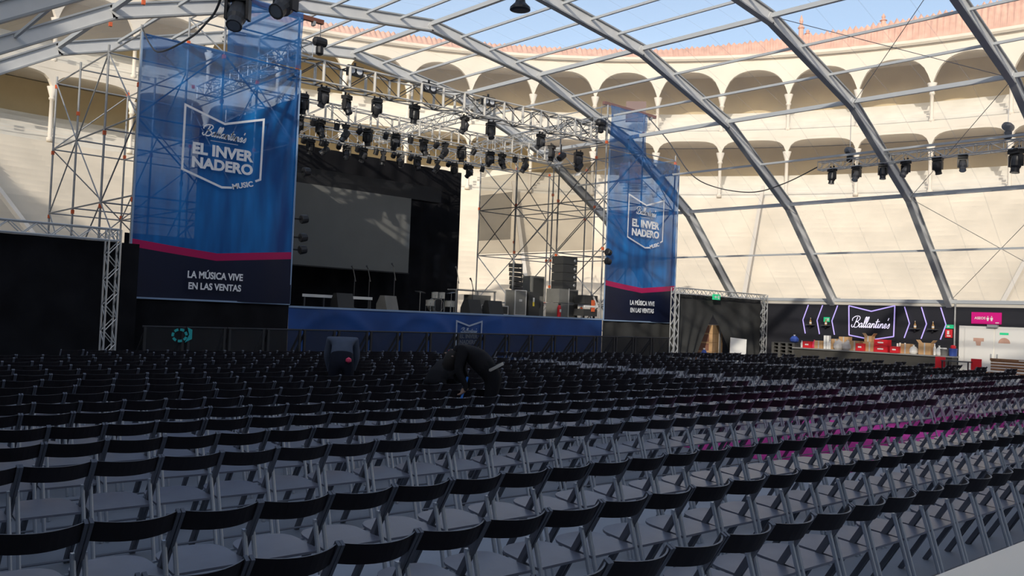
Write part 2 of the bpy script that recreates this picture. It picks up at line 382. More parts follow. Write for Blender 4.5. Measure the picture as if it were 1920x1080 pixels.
for dg, h in ((25.6, 1.9), (25.0, 0.7), (18.4, 1.0)):
    t = math.radians(dg); MB().lathe([(0.22, 0), (0.18, 0.4 * h), (0.28, 0.45 * h), (0.1, 0.6 * h), (0.16, 0.75 * h), (0.02, h)], 8, (CX + 47.85 * math.cos(t), CY + 47.85 * math.sin(t), 23.6 + crest_h(dg))).obj('finial', 'brick', bull)
STEP = TAU / NB; PH = math.radians(32.66)
def arcade(zt, zs, flat, thick=0.35, r0=46.75):
    """pierced wall: arched openings between columns; flat < 1 squares the arch"""
    mb = MB(); K = 18
    for b in range(NB):
        a0 = PH + b * STEP; vs = []
        for i in range(K + 1):
            u = -1 + 2 * i / K; t = a0 + (u + 1) / 2 * STEP
            au = min(abs(u) / 0.93, 1.0)
            zo = zs[0] + (zs[1] - zs[0]) * (1 - au ** flat) ** (1 / flat) if au < 1 else zs[0] - 0.0
            for rr in (r0, r0 + thick):
                vs.append((CX + rr * math.cos(t), CY + rr * math.sin(t), zt)); vs.append((CX + rr * math.cos(t), CY + rr * math.sin(t), zo))
        fs = []
        for i in range(K):
            o = 4 * i; fs += [(o, o + 4, o + 5, o + 1), (o + 2, o + 3, o + 7, o + 6), (o + 1, o + 5, o + 7, o + 3)]
        mb.add(vs, fs)
    return mb
arcade(23.0, (19.9, 22.1), 2.3).obj('arcade', 'plaster', bull)
arcade(16.9, (15.4, 16.5), 3.6).obj('arcade', 'plaster', bull)
def column(t, z0, z1):
    mb = MB(); p = [(0.20, 0), (0.20, 0.25), (0.13, 0.3), (0.13, (z1 - z0) - 0.75), (0.20, (z1 - z0) - 0.70), (0.20, (z1 - z0) - 0.6), (0.15, (z1 - z0) - 0.55), (0.34, z1 - z0 + 0.12)]
    return mb.lathe(p, 10, (CX + 46.92 * math.cos(t), CY + 46.92 * math.sin(t), z0)).obj('column', 'plaster', bull, smooth=True)
vis = 0
for b in range(NB):
    t = PH + b * STEP; dg = (math.degrees(t) + 180) % 360 - 180
    if -5 < dg < 112:
        column(t, 17.2, 19.95); column(t, 12.0, 15.45)
rail = MB()
for zz in (12.5, 12.9, 17.7, 18.1): ring([(47.0, zz), (47.0, zz + 0.06)], math.radians(-5), math.radians(115), 40, rail)
rail.obj('railing', 'plaster', bull)
# gates and dark windows in the stands that show behind the towers and beside the right one
for t, z0, z1, w in ((41.0, 18.0, 19.6, 1.6), (41.3, 13.0, 14.6, 1.8), (42.0, 6.3, 9.3, 2.2)):
    a = math.radians(t); rr = 46.4 if z0 > 10 else 36.5
    mb = MB(); rot = Matrix.Rotation(a, 3, 'Z')
    mb.box((CX + rr * math.cos(a), CY + rr * math.sin(a), (z0 + z1) / 2), (0.5 if z0 > 10 else 4.0, w, z1 - z0), rot)
    mb.obj('doorway', 'window_dark', bull)
# white stair rails running down the terrace
for t in (3, 28.5, 53, 78, 103):
    a = math.radians(t); c_, s_ = math.cos(a), math.sin(a); mb = MB()
    mb.bar((CX + 31.3 * c_, CY + 31.3 * s_, 3.1), (CX + 46.2 * c_, CY + 46.2 * s_, 12.7), 0.25, 0.25); mb.obj('stair_rail', 'plaster', bull)

# clear tent roof on polygonal arches
RP = [(40.0, 0.0), (40.0, 3.28), (35.72, 7.43), (30.8, 10.33), (25.16, 12.09), (19.41, 12.8)]
PROFILE = RP + [(38.82 - x, z) for x, z in RP[-2::-1]]
AY = [-6.0, -0.5, 4.95, 10.4, 15.82, 21.23, 26.72, 32.15]
mem = MB()
pts = [(x, z) for x, z in PROFILE[1:-1]]
def off(p, d=0.10):
    c = Vector((19.41, 4.0)); v = Vector(p) - c; return c + v * (1 + d / v.length)
op = [off(p) for p in pts]
for i in range(len(op) - 1):
    for k in range(len(AY) - 1):
        mem.add([(op[i].x, AY[k], op[i].y), (op[i + 1].x, AY[k], op[i + 1].y), (op[i + 1].x, AY[k + 1], op[i + 1].y), (op[i].x, AY[k + 1], op[i].y)], [(0, 1, 2, 3)])
tag(mem.obj('ceiling', 'membrane'), 'clear plastic tent roof', kind='structure')
sm = MB()
for k in range(2, len(AY) - 1):
    for j in (1, 2, 3):
        y = AY[k] + (AY[k + 1] - AY[k]) * j / 4
        for i in range(len(op) - 1):
            a, b = op[i], op[i + 1]; c = Vector((19.41, 4.0)); a = a + (c - a).normalized() * 0.012; b = b + (c - b).normalized() * 0.012
            sm.add([(a.x, y - 0.02, a.y), (b.x, y - 0.02, b.y), (b.x, y + 0.02, b.y), (a.x, y + 0.02, a.y)], [(0, 1, 2, 3)])
tag(sm.obj('trim_2', 'seam', recalc=False), 'welded seams of the clear tent roof', kind='structure')
an = ['arch behind the viewer', 'arch above the viewer', 'arch over the rear rows', 'arch cutting the top right corner', 'arch landing behind the bar end by the door', 'arch landing left of the neon bar logo', 'arch landing behind the black curtained gateway', 'end arch behind the stage']
for k, y in enumerate(AY[2:], 2):
    t = thing('tent_arch', 'grey metal ' + an[k], 'tent arch', (0, y, 0))
    web = MB(); fl = MB()
    for (x0, z0), (x1, z1) in zip(PROFILE[:-1], PROFILE[1:]):
        a = Vector((x0, 0, z0)); b = Vector((x1, 0, z1)); d = (b - a).normalized(); nrm = Vector((0, 1, 0)).cross(d); 
        if nrm.dot(Vector((19.41, 0, 4)) - (a + b) / 2) < 0: nrm = -nrm
        if abs(x0 - x1) < 1e-6: a = a - nrm * 0.42; b = b - nrm * 0.42 + Vector((0, 0, 0.1))   # legs stand outside the side wall
        web.bar(a + nrm * 0.14 - d * 0.03, b + nrm * 0.14 + d * 0.03, 0.38, 0.10, up=tuple(Vector((0, 1, 0))))
        for s in (-0.06, 0.34): fl.bar(a + nrm * s, b + nrm * s, 0.05, 0.22, up=(0, 1, 0))
    for x, z in PROFILE[1:-1]:
        c = Vector((x, 0, z)); jo = MB(); jo.box(c + (Vector((19.41, 0, 4)) - c).normalized() * 0.17, (0.30, 0.125, 0.30), Matrix.Rotation(0.6, 3, 'Y')); jo.obj('joint', 'arch_metal', t)
    web.obj('web', 'arch_metal', t); fl.obj('flange', 'arch_flange', t)
# purlins: continuous lines, counted up from the base rail
lines = []
for i, ((x0, z0), (x1, z1)) in enumerate(zip(RP[1:-1], RP[2:])):
    nseg = {0: 2, 1: 2, 2: 3, 3: 4}[i]
    for j in range(nseg): lines.append((x0 + (x1 - x0) * j / nseg, z0 + (z1 - z0) * j / nseg, j == 0))
nl = len(lines)
for i, (x, z, big) in enumerate(lines + [(19.41, 12.8, True)] + [(38.82 - x, z, big) for x, z, big in lines[::-1]]):
    side = 'bar side' if i < nl else 'side left of the stage'
    cnt = i + 1 if i <= nl else 2 * nl + 1 - i
    lab = 'grey ridge purlin at the top of the tent roof' if i == nl else 'grey roof purlin, %s line up on the %s of the tent' % (ordw(cnt), side)
    mb = MB(); c = Vector((19.41, 0, 4)); v = (c - Vector((x, 0, z))).normalized() * (0.06 if not big else 0.08); rr = 0.075 if big else 0.042
    mb.bar((x + v.x, AY[0], z + v.z), (x + v.x, AY[-1], z + v.z), rr * 1.7, rr * 2.0)
    tag(mb.obj('roof_purlin', 'purlin'), lab, 'purlin')
# bracing wires in the bay nearest the viewer
for (a, b, w) in (((40, 15.8, 3.4), (35.6, 10.4, 7.3), 'low from the arch foot up to the first roof joint'), ((40, 10.4, 3.4), (35.6, 15.8, 7.3), 'crossing low over the door'), ((35.6, 15.8, 7.3), (30.7, 10.4, 10.2), 'above the lighting truss, rising toward the viewer'), ((30.7, 15.8, 10.2), (25.1, 10.4, 12), 'high up across the red roof'), ((25.1, 15.8, 12), (30.7, 10.4, 10.2), 'high up, crossing the other one before the red roof')):
    tag(MB().tube(a, b, 0.012, 5).obj('bracing_wire', 'wire'), 'thin bracing wire ' + w, 'wire')

# side wall on the right: black skirt, white tarpaulin strip over it
tag(MB().b2((39.75, 7.0, 0), (39.85, 32.1, 3.06)).obj('wall_right', 'bar_black'), 'black side wall behind the bar', kind='structure')
tag(MB().b2((39.90, -6, 2.98), (39.95, 32.1, 3.25)).obj('trim_1', 'tarp'), 'white tarpaulin strip over the black side wall', kind='structure')
tag(MB().b2((39.70, 10.2, 0), (39.745, 15.35, 2.26)).obj('wall_right.001', 'white'), 'white wall panels beside the bar', kind='structure')
tag(MB().b2((-1.25, -6, 0), (-1.18, 24.7, 3.2)).obj('wall_left', 'black_cloth'), 'black side wall', kind='structure')

# ------------------------------------------------------------------ stage
STX0, STX1, SY, SZ = 13.7, 28.68, 26.0, 1.92
deck = thing('stage', 'raised black stage with a blue printed skirt along its front', 'stage', (21, 30, 0))
deck.location = (0, 0, 0)
MB().b2((STX0, SY + 0.05, SZ - 0.18), (STX1, 34.9, SZ)).obj('deck', 'deck', deck)
us = MB()
for x in (14.2, 17.8, 21.4, 25.0, 28.3):
    for y in (26.6, 30.3, 34.2): us.b2((x - 0.04, y - 0.04, 0), (x + 0.04, y + 0.04, SZ - 0.18))
us.obj('support_legs', 'galv', deck)
def skirt_pt(u, v):
    x = STX0 + (STX1 - STX0) * u; z = 0.12 + (SZ + 0.0 - 0.12) * v
    s = abs(math.sin(PI * u * 4.2)) ** 0.6
    y = SY - 0.03 - 0.05 * (1 - v) * (0.6 + 0.4 * math.sin(u * 61 + 3 * v)) - 0.035 * math.exp(-((v - 0.9 + 0.9 * (1 - s)) / 0.10) ** 2) * (u < 0.62)
    return (x, y, z)
sk = MB(); sk.grid(skirt_pt, 150, 16); sk.obj('skirt', 'skirt', deck, smooth=True, recalc=False)
hem = MB(); hem.b2((STX0, SY - 0.06, SZ - 0.05), (STX1, SY + 0.02, SZ + 0.012)); hem.obj('skirt_hem', 'hem', deck)
mapS = lambda u, v, d: (u, SY - 0.13 - d, v)
lg = MB(); lg.ribbon([(20.55, 1.62), (21.16, 1.45), (21.78, 1.63), (21.76, 0.70), (21.17, 0.54), (20.57, 0.70)], 0.06, mapS, close=True); lg.obj('printed_frame', 'print_pale', deck, recalc=False)
write_script('printed_script', 20.80, 1.20, 0.75, 0.17, mapS, 'print_pale', deck, 0.12)
for z, s, w in ((0.98, 'EL INVER', 0.86), (0.76, 'NADERO', 0.86)):
    text_obj('printed_lettering', s, 0.2, 'print_pale', Matrix.Translation((20.73, SY - 0.13, z)) @ FACE_CAM, deck, 0.006, fit=(w, 0.16))

def drape(name, x0, x1, y, z0, z1, label, matn='black_cloth', amp=0.05, fr=3.0, cat='drape'):
    mb = MB(); n = max(8, int((x1 - x0) * 8))
    mb.grid(lambda u, v: (x0 + (x1 - x0) * u, y + amp * math.sin(fr * (x1 - x0) * u * 2 + math.sin(u * 9)) * (0.5 + 0.5 * (1 - v)), z0 + (z1 - z0) * v), n, 4)
    return tag(mb.obj(name, matn, smooth=True, recalc=False), label, cat)
drape('black_drape', 8.67, 13.68, 25.95, 0.02, 1.98, 'black drape below the big blue banner left of the stage')
drape('black_drape', 8.9, 13.5, 27.2, 0.02, 3.9, 'black drape hung inside the left scaffold tower behind the banner foot')
drape('black_drape', 28.72, 33.65, 25.95, 0.02, 1.88, 'black drape below the smaller blue banner right of the stage', 'gate_cloth')
drape('stage_backdrop', 13.9, 27.2, 34.4, SZ, 8.9, 'black backdrop behind the grey projection screen', amp=0.08, cat='backdrop')
wing = MB(); wing.grid(lambda u, v: (13.95 + 0.05 * math.sin(u * 30), 26.4 + 8.0 * u, SZ + 6.9 * v), 30, 4)
tag(wing.obj('wing_drape', 'black_cloth', smooth=True, recalc=False), 'black wing drape closing the stage beside the big banner', 'drape')
scr = thing('projection_screen', 'large grey projection screen hung at the back of the stage', 'screen', (20.3, 32.9, 3.65))
MB().b2((-2.9, -0.01, 0), (2.9, 0.01, 3.38)).obj('screen_surface', 'screen', scr)
b_ = MB(); b_.b2((-3.3, 0.0, 3.38), (4.6, 0.5, 4.05)); b_.obj('roller_box', 'fixture', scr)
b_ = MB(); b_.b2((-2.95, -0.02, -0.05), (2.95, 0.03, 0)); b_.obj('weight_bar', 'fixture', scr)
gz = MB(); gz.grid(lambda u, v: (28.55 + 0.03 * math.sin(u * 20), 26.6 + 7.9 * u, 4.95 + 3.9 * v), 16, 3)
tag(gz.obj('gauze_curtain', 'gauze', smooth=True, recalc=False), 'grey see-through gauze hung on the scaffolding at stage right', 'curtain')
gz = MB(); gz.grid(lambda u, v: (28.35, 31.8 + 2.4 * u, 5.6 + 2.3 * v), 6, 3)
tag(gz.obj('gauze_curtain', 'gauze_dense', recalc=False), 'darker square of gauze at the far end of the stage right scaffolding', 'curtain')

# scaffold towers
def tower(xs, label, ext):
    t = thing('scaffold_tower', label, 'scaffold', (xs[1], 26.1, 0)); o = Vector((xs[1], 26.1, 0))
    ys = [26.12, 29.0, 31.9, 34.7]; zs = [2.55, 4.9, 7.2, 9.6]
    V = lambda x, y, z: Vector((x, y, z)) - o
    for x in xs:
        for y in ys:
            top = 11.35 if (x in ext and y < 30) else 9.85
            MB().tube(V(x, y, 0), V(x, y, top), 0.036, 8).obj('standard', 'galv', t)
    for z in zs:
        l1 = MB()
        for y in ys: l1.tube(V(xs[0], y, z), V(xs[2], y, z), 0.026, 6)
        for x in xs: l1.tube(V(x, ys[0], z), V(x, ys[3], z), 0.026, 6)
        l1.obj('ledger_ring', 'galv', t)
    l1 = MB()
    for y in ys[:2]:
        for z in (10.5, 11.3): l1.tube(V(ext[0], y, z), V(ext[1], y, z), 0.026, 6)
    for x in ext:
        l1.tube(V(x, ys[0], 11.3), V(x, ys[1], 11.3), 0.026, 6); l1.tube(V(x, ys[0], 9.6), V(x, ys[1], 11.3), 0.024, 6)
    l1.obj('ledger_ring', 'galv', t)
    for side, x in (('i', xs[0]), ('o', xs[2]), ('m', xs[1])):
        br = MB()
        for i in range(3):
            for j in range(4):
                za = ([0.2] + zs)[j]; zb = zs[j]
                if side == 'm' and (i + j) % 2: continue
                if (i + j) % 2: br.tube(V(x, ys[i], za), V(x, ys[i + 1], zb), 0.024, 6)
                else: br.tube(V(x, ys[i + 1], za), V(x, ys[i], zb), 0.024, 6)
        br.obj('brace', 'galv', t)
    for y in (ys[0], ys[3]):
        br = MB()
        for j in range(4):
            za = ([0.2] + zs)[j]; zb = zs[j]; f = j % 2
            br.tube(V(xs[0 if f else 1], y + 0.05, za), V(xs[1 if f else 0], y + 0.05, zb), 0.024, 6)
            br.tube(V(xs[2 if f else 1], y + 0.05, za), V(xs[1 if f else 2], y + 0.05, zb), 0.024, 6)
        br.obj('brace', 'galv', t)
    tg = MB()
    for x in xs:
        for y in ys:
            for z in zs:
                if random.random() < 0.75: tg.box(V(x, y, z + random.choice((-0.12, 0.1, 0.9))), (0.09, 0.09, 0.13))
    tg.obj('safety_tag', 'orange', t)
    hb = thing('hoist_beam', 'rust brown beam on top of the ' + label[5:], 'beam', (ext[0], 26.2, 11.42)); MB().bar((-0.2, 0, 0), (ext[1] - ext[0] + 0.9, 0, 0), 0.14, 0.14).obj('beam', 'rust', hb); MB().box((ext[1] - ext[0] + 0.55, 0, -0.12), (0.08, 0.18, 0.14)).obj('beam_clamp', 'galv', hb)
    return t
tower((8.72, 11.2, 13.68), 'grey scaffold tower behind the big blue banner left of the stage', (11.2, 13.68))
tower((28.72, 31.2, 33.62), 'grey scaffold tower behind the smaller blue banner right of the stage', (28.72, 31.2))

# printed banners
def banner(x0, x1, z0, z1, ex0, ex1, ez, label, a_top):
    xc = (x0 + x1) / 2; hw = (x1 - x0) / 2
    t = thing('stage_banner', label, 'banner', (xc, 25.9, z0))
    m = banner_mat('banner_print_%d' % int(x0), 0.0, hw, 3.19 - z0 + (0.0 if x0 < 20 else -0.02), 0.095, z1 - z0, a_top)
    mb = MB()
    def fp(u, v):
        x = -hw + 2 * hw * u; z = (z1 - z0) * v
        fan = math.sin(math.atan2((1.02 - v) * (z1 - z0), (1.02 - u) * 2 * hw) * 26)
        y = 0.045 * math.sin(u * 6.0 + 1.5 * v) + 0.055 * fan * (0.25 + 0.75 * u) * (0.3 + 0.7 * v) + 0.02 * math.sin(9 * v + 4 * u)
        return (x, y, z)
    mb.grid(fp, 70, 90); mb.obj('banner_panel', m, t, smooth=True, recalc=False)
    mb = MB(); mb.grid(lambda u, v: (ex0 - xc + (ex1 - ex0) * u, 0.03 * math.sin(5 * u + 7 * v), z1 - z0 + 0.02 + (ez - z1) * v), 20, 16)
    mb.obj('top_panel', m, t, smooth=True, recalc=False)
    he = MB(); he.b2((-hw, -0.02, -0.03), (hw, 0.02, 0.02)); he.b2((-hw - 0.02, -0.02, 0), (-hw + 0.02, 0.02, z1 - z0)); he.b2((hw - 0.03, -0.02, 0), (hw + 0.01, 0.02, z1 - z0)); he.obj('edge_hem', 'hem', t)
    mp = lambda u, v, d: (u, -0.13 - d, v - z0)
    dz = 0.0 if x0 < 20 else -0.19; sx = 1.0
    fr = MB()
    fr.ribbon([(0.33, 5.45 + dz), (0.0, 5.42 + dz), (-1.23, 5.81 + dz), (-1.23, 7.71 + dz), (0.0, 7.35 + dz), (1.25, 7.71 + dz), (1.23, 5.82 + dz), (1.07, 5.745 + dz)], 0.066, mp)
    fr.obj('printed_frame', 'print_white', t, recalc=False)
    write_script('printed_script', -0.62, 6.90 + dz, 1.32, 0.32, lambda u, v, d: mp(u, v - 0.02 * u, d), 'print_white', t, 0.11)
    ul = MB(); ul.ribbon([(-0.42, 6.78 + dz), (0.45, 6.78 + dz)], 0.025, mp); ul.obj('printed_rule', 'print_pale', t, recalc=False)
    T = lambda x, z: Matrix.Translation((x, -0.13, z - z0)) @ FACE_CAM
    text_obj('printed_lettering', 'EL INVER', 0.4, 'print_white', T(-0.95, 6.31 + dz), t, 0.017, fit=(1.92, 0.35))
    text_obj('printed_lettering', 'NADERO', 0.4, 'print_white', T(-0.95, 5.90 + dz), t, 0.017, fit=(1.92, 0.34))
    text_obj('printed_lettering', 'MUSIC', 0.3, 'print_white', Matrix.Translation((0.36, -0.13, 5.40 + dz - z0)) @ FACE_CAM @ Matrix.Rotation(math.radians(15), 4, 'Z'), t, 0.010, fit=(0.68, 0.17))
    text_obj('printed_lettering', 'LA M\u00daSICA VIVE', 0.3, 'print_white', T(-0.90, 2.62 + dz * 0.1), t, 0.009, fit=(1.72, 0.27))
    text_obj('printed_lettering', 'EN LAS VENTAS', 0.3, 'print_white', T(-0.86, 2.29 + dz * 0.1), t, 0.009, fit=(1.64, 0.21))
    return t
banner(8.67, 13.70, 1.98, 9.58, 11.2, 13.68, 11.42, 'big blue festival banner with a white logo on the tower left of the stage', 0.50)
banner(28.70, 33.65, 1.88, 9.36, 28.70, 31.15, 11.3, 'smaller looking blue festival banner on the tower right of the stage', 0.42)

# box trusses
def truss(name, a, b, h, w, label, cat='truss', cm='truss_white', lm=None, step=0.75, r=0.028, vert=True, white_verts=False, group=None):
    a = Vector(a); b = Vector(b); t = thing(name, label, cat, a, group=group); L = b - a; d = L.normalized(); up = Vector((0, 0, 1))
    if abs(d.z) > 0.9: up = Vector((0, 1, 0))
    s = d.cross(up).normalized()
    ch = [up * (h / 2 * i) + s * (w / 2 * j) for i in (1, -1) for j in (1, -1)]
    for c in ch: MB().tube(c, L + c, r, 6).obj('chord', cm, t)
    n = max(2, int(L.length / step)); la = MB(); ve = MB()
    for k in range(n + 1):
        p = L * (k / n); q = L * ((k + 1) / n)
        for (i, j) in ((0, 2), (1, 3)):
            if white_verts: MB().tube(p + ch[i], p + ch[j], r * 1.5, 6).obj('upright', cm, t)
            else: la.tube(p + ch[i], p + ch[j], r * 0.6, 5)
            if k < n: la.tube(p + ch[i if k % 2 else j], q + ch[j if k % 2 else i], r * 0.55, 5)
        for (i, j) in ((0, 1), (2, 3)):
            la.tube(p + ch[i], p + ch[j], r * 0.7, 5)
            if k < n: la.tube(p + ch[i if k % 2 else j], q + ch[j if k % 2 else i], r * 0.6, 5)
    la.obj('lacing', lm or cm, t)
    return t
truss('lighting_truss', (13.8, 26.7, 9.85), (29.0, 26.7, 10.15), 0.72, 0.6, 'white lighting truss along the front edge of the stage roof', lm='truss_dark', white_verts=True, step=1.0, r=0.035)
truss('lighting_truss', (13.8, 29.5, 9.25), (29.0, 29.5, 9.45), 0.6, 0.5, 'middle white lighting truss over the stage', lm='truss_white', white_verts=True, step=1.0)
truss('lighting_truss', (13.8, 32.0, 8.95), (28.9, 32.0, 9.2), 0.5, 0.5, 'rear grey lighting truss over the stage, above the screen', cm='alu')
truss('lighting_truss', (14.1, 26.4, 10.5), (14.1, 34.7, 10.3), 0.5, 0.5, 'truss running front to back at the left edge of the stage roof', cm='alu')
truss('lighting_truss', (28.4, 26.4, 10.5), (28.4, 34.7, 10.3), 0.5, 0.5, 'truss running front to back at the right edge of the stage roof', cm='alu')
truss('lighting_truss', (22.5, 27.0, 10.2), (22.5, 34.7, 9.9), 0.45, 0.45, 'truss running front to back over the stage middle', cm='alu')
truss('lighting_truss', (33.5, 18.6, 8.56), (33.5, 6.0, 8.62), 0.33, 0.33, 'slim lighting truss hung along the side of the tent above the bar', cm='alu', step=0.5, r=0.024)
truss('lighting_truss', (4.0, 13.6, 8.25), (10.0, 13.6, 8.25), 0.5, 0.5, 'truss hung over the seats that carries the two big moving lights', cm='alu')

# moving-head lights
def moving_light(kind=0):
    t = thing('moving_light', 'x', 'stage light')
    b = MB(); b.box((0, 0, -0.07), (0.36, 0.24, 0.11)); b.box((0, 0, -0.02), (0.28, 0.30, 0.06))
    for x in (-0.1, 0.1): b.box((x, 0, 0.05), (0.04, 0.06, 0.12))
    b.obj('base', 'fixture', t)
    y = MB(); y.box((0, 0, -0.16), (0.34, 0.12, 0.06))
    for x in (-0.165, 0.165): y.box((x, 0, -0.32), (0.045, 0.15, 0.32))
    y.obj('yoke', 'fixture', t)
    rot = Matrix.Rotation((0.15, 0.55, -0.45, 0.9)[kind], 3, 'X')
    h = MB(); h.lathe([(0.07, 0.20), (0.13, 0.17), (0.145, 0.02), (0.145, -0.10), (0.115, -0.16), (0.115, -0.24), (0.125, -0.25), (0.125, -0.28), (0.10, -0.28)], 14, (0, 0, -0.38), rot)
    hd = h.obj('head', 'fixture_grey' if kind % 2 else 'fixture', t, smooth=False)
    l_ = MB(); l_.lathe([(0.098, -0.275), (0.095, -0.282)], 14, (0, 0, -0.38), rot); l_.obj('lens', 'lens', hd)
    return t
protos = [moving_light(k) for k in range(4)]
used = [False] * 4
def ml(loc, label, group, kind, rz=0.0, sc=1.0):
    if not used[kind]: o = protos[kind]; used[kind] = True
    else: o = copy_tree(protos[kind])
    o.location = loc; o.rotation_euler = (0, 0, rz); o.scale = (sc, sc, sc)
    tag(o, label, 'stage light', group); return o
for i, (x, dz) in enumerate([(14.25, -.35), (15.01, 0), (15.92, -.1), (17.16, 0), (18.8, .05), (21.18, 0), (22.51, 0), (25.28, -.05), (25.94, -.45), (27.57, -.5)]):
    ml((x, 26.7, 9.36 + dz + 0.02 * (x - 14)), 'black moving light under the front stage truss, %s from the left' % ordw(i + 1), 'moving lights under the front truss', i % 4, 0.4 * (i % 3) - 0.3)
for i, x in enumerate([14.9, 15.6, 16.5, 17.6, 18.6, 19.9, 21.3, 22.4, 23.3, 24.9, 25.6, 27.0]):
    ml((x, 29.5, 8.90 + 0.013 * (x - 14)), 'black moving light under the middle stage truss, %s from the left' % ordw(i + 1), 'moving lights under the middle truss', (i * 3) % 4, 0.7 * (i % 4) - 1.0)
for i, x in enumerate([16.7, 17.5, 18.2, 19.2, 20.0, 21.0, 21.9, 22.8, 23.9, 24.9, 25.8]):
    ml((x, 32.0, 8.62 + 0.016 * (x - 14)), 'moving light under the rear stage truss, %s from the left' % ordw(i + 1), 'moving lights under the rear truss', (i * 3 + 1) % 4, 0.9 * (i % 3) - 0.8, 0.9)
for i, (y, k) in enumerate([(18.05, 0), (17.01, 1), (15.94, 0), (15.05, 1), (13.86, 2), (12.97, 1), (11.19, 0)]):
    ml((33.5, y, 8.42), 'black moving light under the slim side truss above the bar, %s from the left' % ordw(i + 1), 'moving lights under the side truss', k, PI / 2 + 0.4 * (i % 3 - 1), 0.95 if i < 6 else 1.25)
ml((6.02, 13.6, 6.98), 'big black moving light hanging at the top of the photo, before the banner, left one', None, 1, 2.4, 1.05)
ml((6.85, 13.6, 7.36), 'big black moving light hanging at the top of the photo, before the banner, right one', None, 3, 2.0, 1.1)
for x, z0, z1, nm in ((6.02, 6.98, 8.05, 'left'), (6.85, 7.36, 8.05, 'right')):
    tag(MB().tube((x, 13.6, z0 + 0.06), (x, 13.6, z1), 0.024, 8).obj('drop_pipe', 'fixture'), 'black drop pipe above the %s big hanging moving light' % nm, 'pipe')
def par(loc, label, a, rz):
    t = thing('par_light', label, 'stage light', loc, rz, 'small par lights on the stage trusses'); rot = Matrix.Rotation(a, 3, 'X')
    b = MB(); b.lathe([(0.05, 0.16), (0.10, 0.13), (0.11, -0.10), (0.09, -0.11)], 12, (0, 0, -0.2), rot); b.obj('body', 'fixture', t)
    MB().lathe([(0.085, -0.112), (0.08, -0.118)], 12, (0, 0, -0.2), rot).obj('lens', 'lens', t)
    y_ = MB()
    for sx in (-0.12, 0.12): y_.box((sx, 0, -0.1), (0.012, 0.03, 0.24))
    y_.box((0, 0, 0.02), (0.25, 0.03, 0.012)); y_.box((0, 0, 0.06), (0.05, 0.06, 0.1)); y_.obj('yoke', 'fixture', t)
for i, x in enumerate([14.6, 16.1, 17.1, 18.1, 19.3, 20.5, 21.8, 23.8, 26.2]):
    par((x, 29.3, 8.92 + 0.012 * (x - 14)), 'small par light under the middle stage truss, %s from the left' % ordw(i + 1), 0.9 - 0.3 * (i % 3), 0.3 * (i % 4) - 0.4)
for i, x in enumerate([15.6, 17.1, 17.9, 18.7, 19.6, 20.5, 21.4, 22.3, 23.3, 24.4, 25.4, 26.4]):
    par((x, 31.8, 8.70 + 0.016 * (x - 14)), 'small par light under the rear stage truss, %s from the left' % ordw(i + 1), 1.0 - 0.35 * (i % 3), 0.35 * (i % 3) - 0.3)
# blinders on the front truss
for i, (x, z) in enumerate([(16.1, 10.13), (19.3, 10.2), (22.2, 10.25)]):
    t = thing('blinder_light', 'twin lamp blinder on the front stage truss, %s from the left' % ordw(i + 1), 'stage light', (x, 26.55, z + 0.05), group='blinders on the front truss')
    MB().box((0, 0, 0), (0.62, 0.14, 0.34)).obj('housing', 'fixture', t)
    for sx in (-0.15, 0.15): MB().lathe([(0.12, 0), (0.10, 0.02)], 14, (sx, -0.07, 0), Matrix.Rotation(PI / 2, 3, 'X')).obj('lamp', 'print_white', t)
    MB().box((0, 0.02, 0.22), (0.06, 0.06, 0.14)).obj('bracket', 'fixture', t)
# par cans with barn doors by the right tower, clamp lights on the left tower edge
for i, (x, z, a) in enumerate([(26.5, 8.75, 0.9), (27.6, 8.45, 0.7)]):
    t = thing('barn_door_light', 'theatre spotlight with open white barn door near the right tower, %s one' % ('left', 'right')[i], 'stage light', (x, 26.7, z))
    rot = Matrix.Rotation(a, 3, 'Y')
    MB().lathe([(0.10, 0.28), (0.14, 0.22), (0.14, -0.12), (0.12, -0.14)], 12, (0, 0, 0), rot).obj('body', 'fixture', t)
    MB().box(rot @ Vector((0.16, 0, -0.22)), (0.02, 0.28, 0.22), rot).obj('barn_door', 'white', t)
    MB().bar((0, 0, 0.05), (0, 0, 0.55), 0.04, 0.04).obj('hanger', 'fixture', t)
for i, (z, dx) in enumerate([(6.3, 0.12), (4.75, 0.15), (4.15, 0.15), (3.75, 0.15)]):
    t = thing('clamp_light', 'small black clamp light on the big banner tower edge, %s from the top' % ordw(i + 1), 'stage light', (13.75, 26.0, z), group='clamp lights on the left tower')
    MB().lathe([(0.08, 0.22), (0.13, 0.2), (0.15, 0.0), (0.13, -0.02)], 12, (0.25, -0.05, 0), Matrix.Rotation(1.4, 3, 'Y')).obj('lamp_body', 'fixture', t)
    MB().bar((0, 0, 0), (0.3, 0, 0), 0.05, 0.05).obj('clamp_arm', 'fixture', t)
for i, (x, y, z, lab) in enumerate([(28.55, 25.8, 4.85, 'upper black clamp light at the foot of the right tower'), (28.55, 25.8, 4.45, 'lower black clamp light at the foot of the right tower')]):
    t = thing('clamp_light', lab, 'stage light', (x, y, z))
    MB().lathe([(0.08, 0.22), (0.13, 0.2), (0.16, 0.0), (0.13, -0.02)], 12, (0.05, -0.05, 0), Matrix.Rotation(1.8, 3, 'Y')).obj('lamp_body', 'fixture', t)
    MB().bar((0, 0, 0), (0.15, 0.28, 0), 0.05, 0.05).obj('clamp_arm', 'fixture', t)
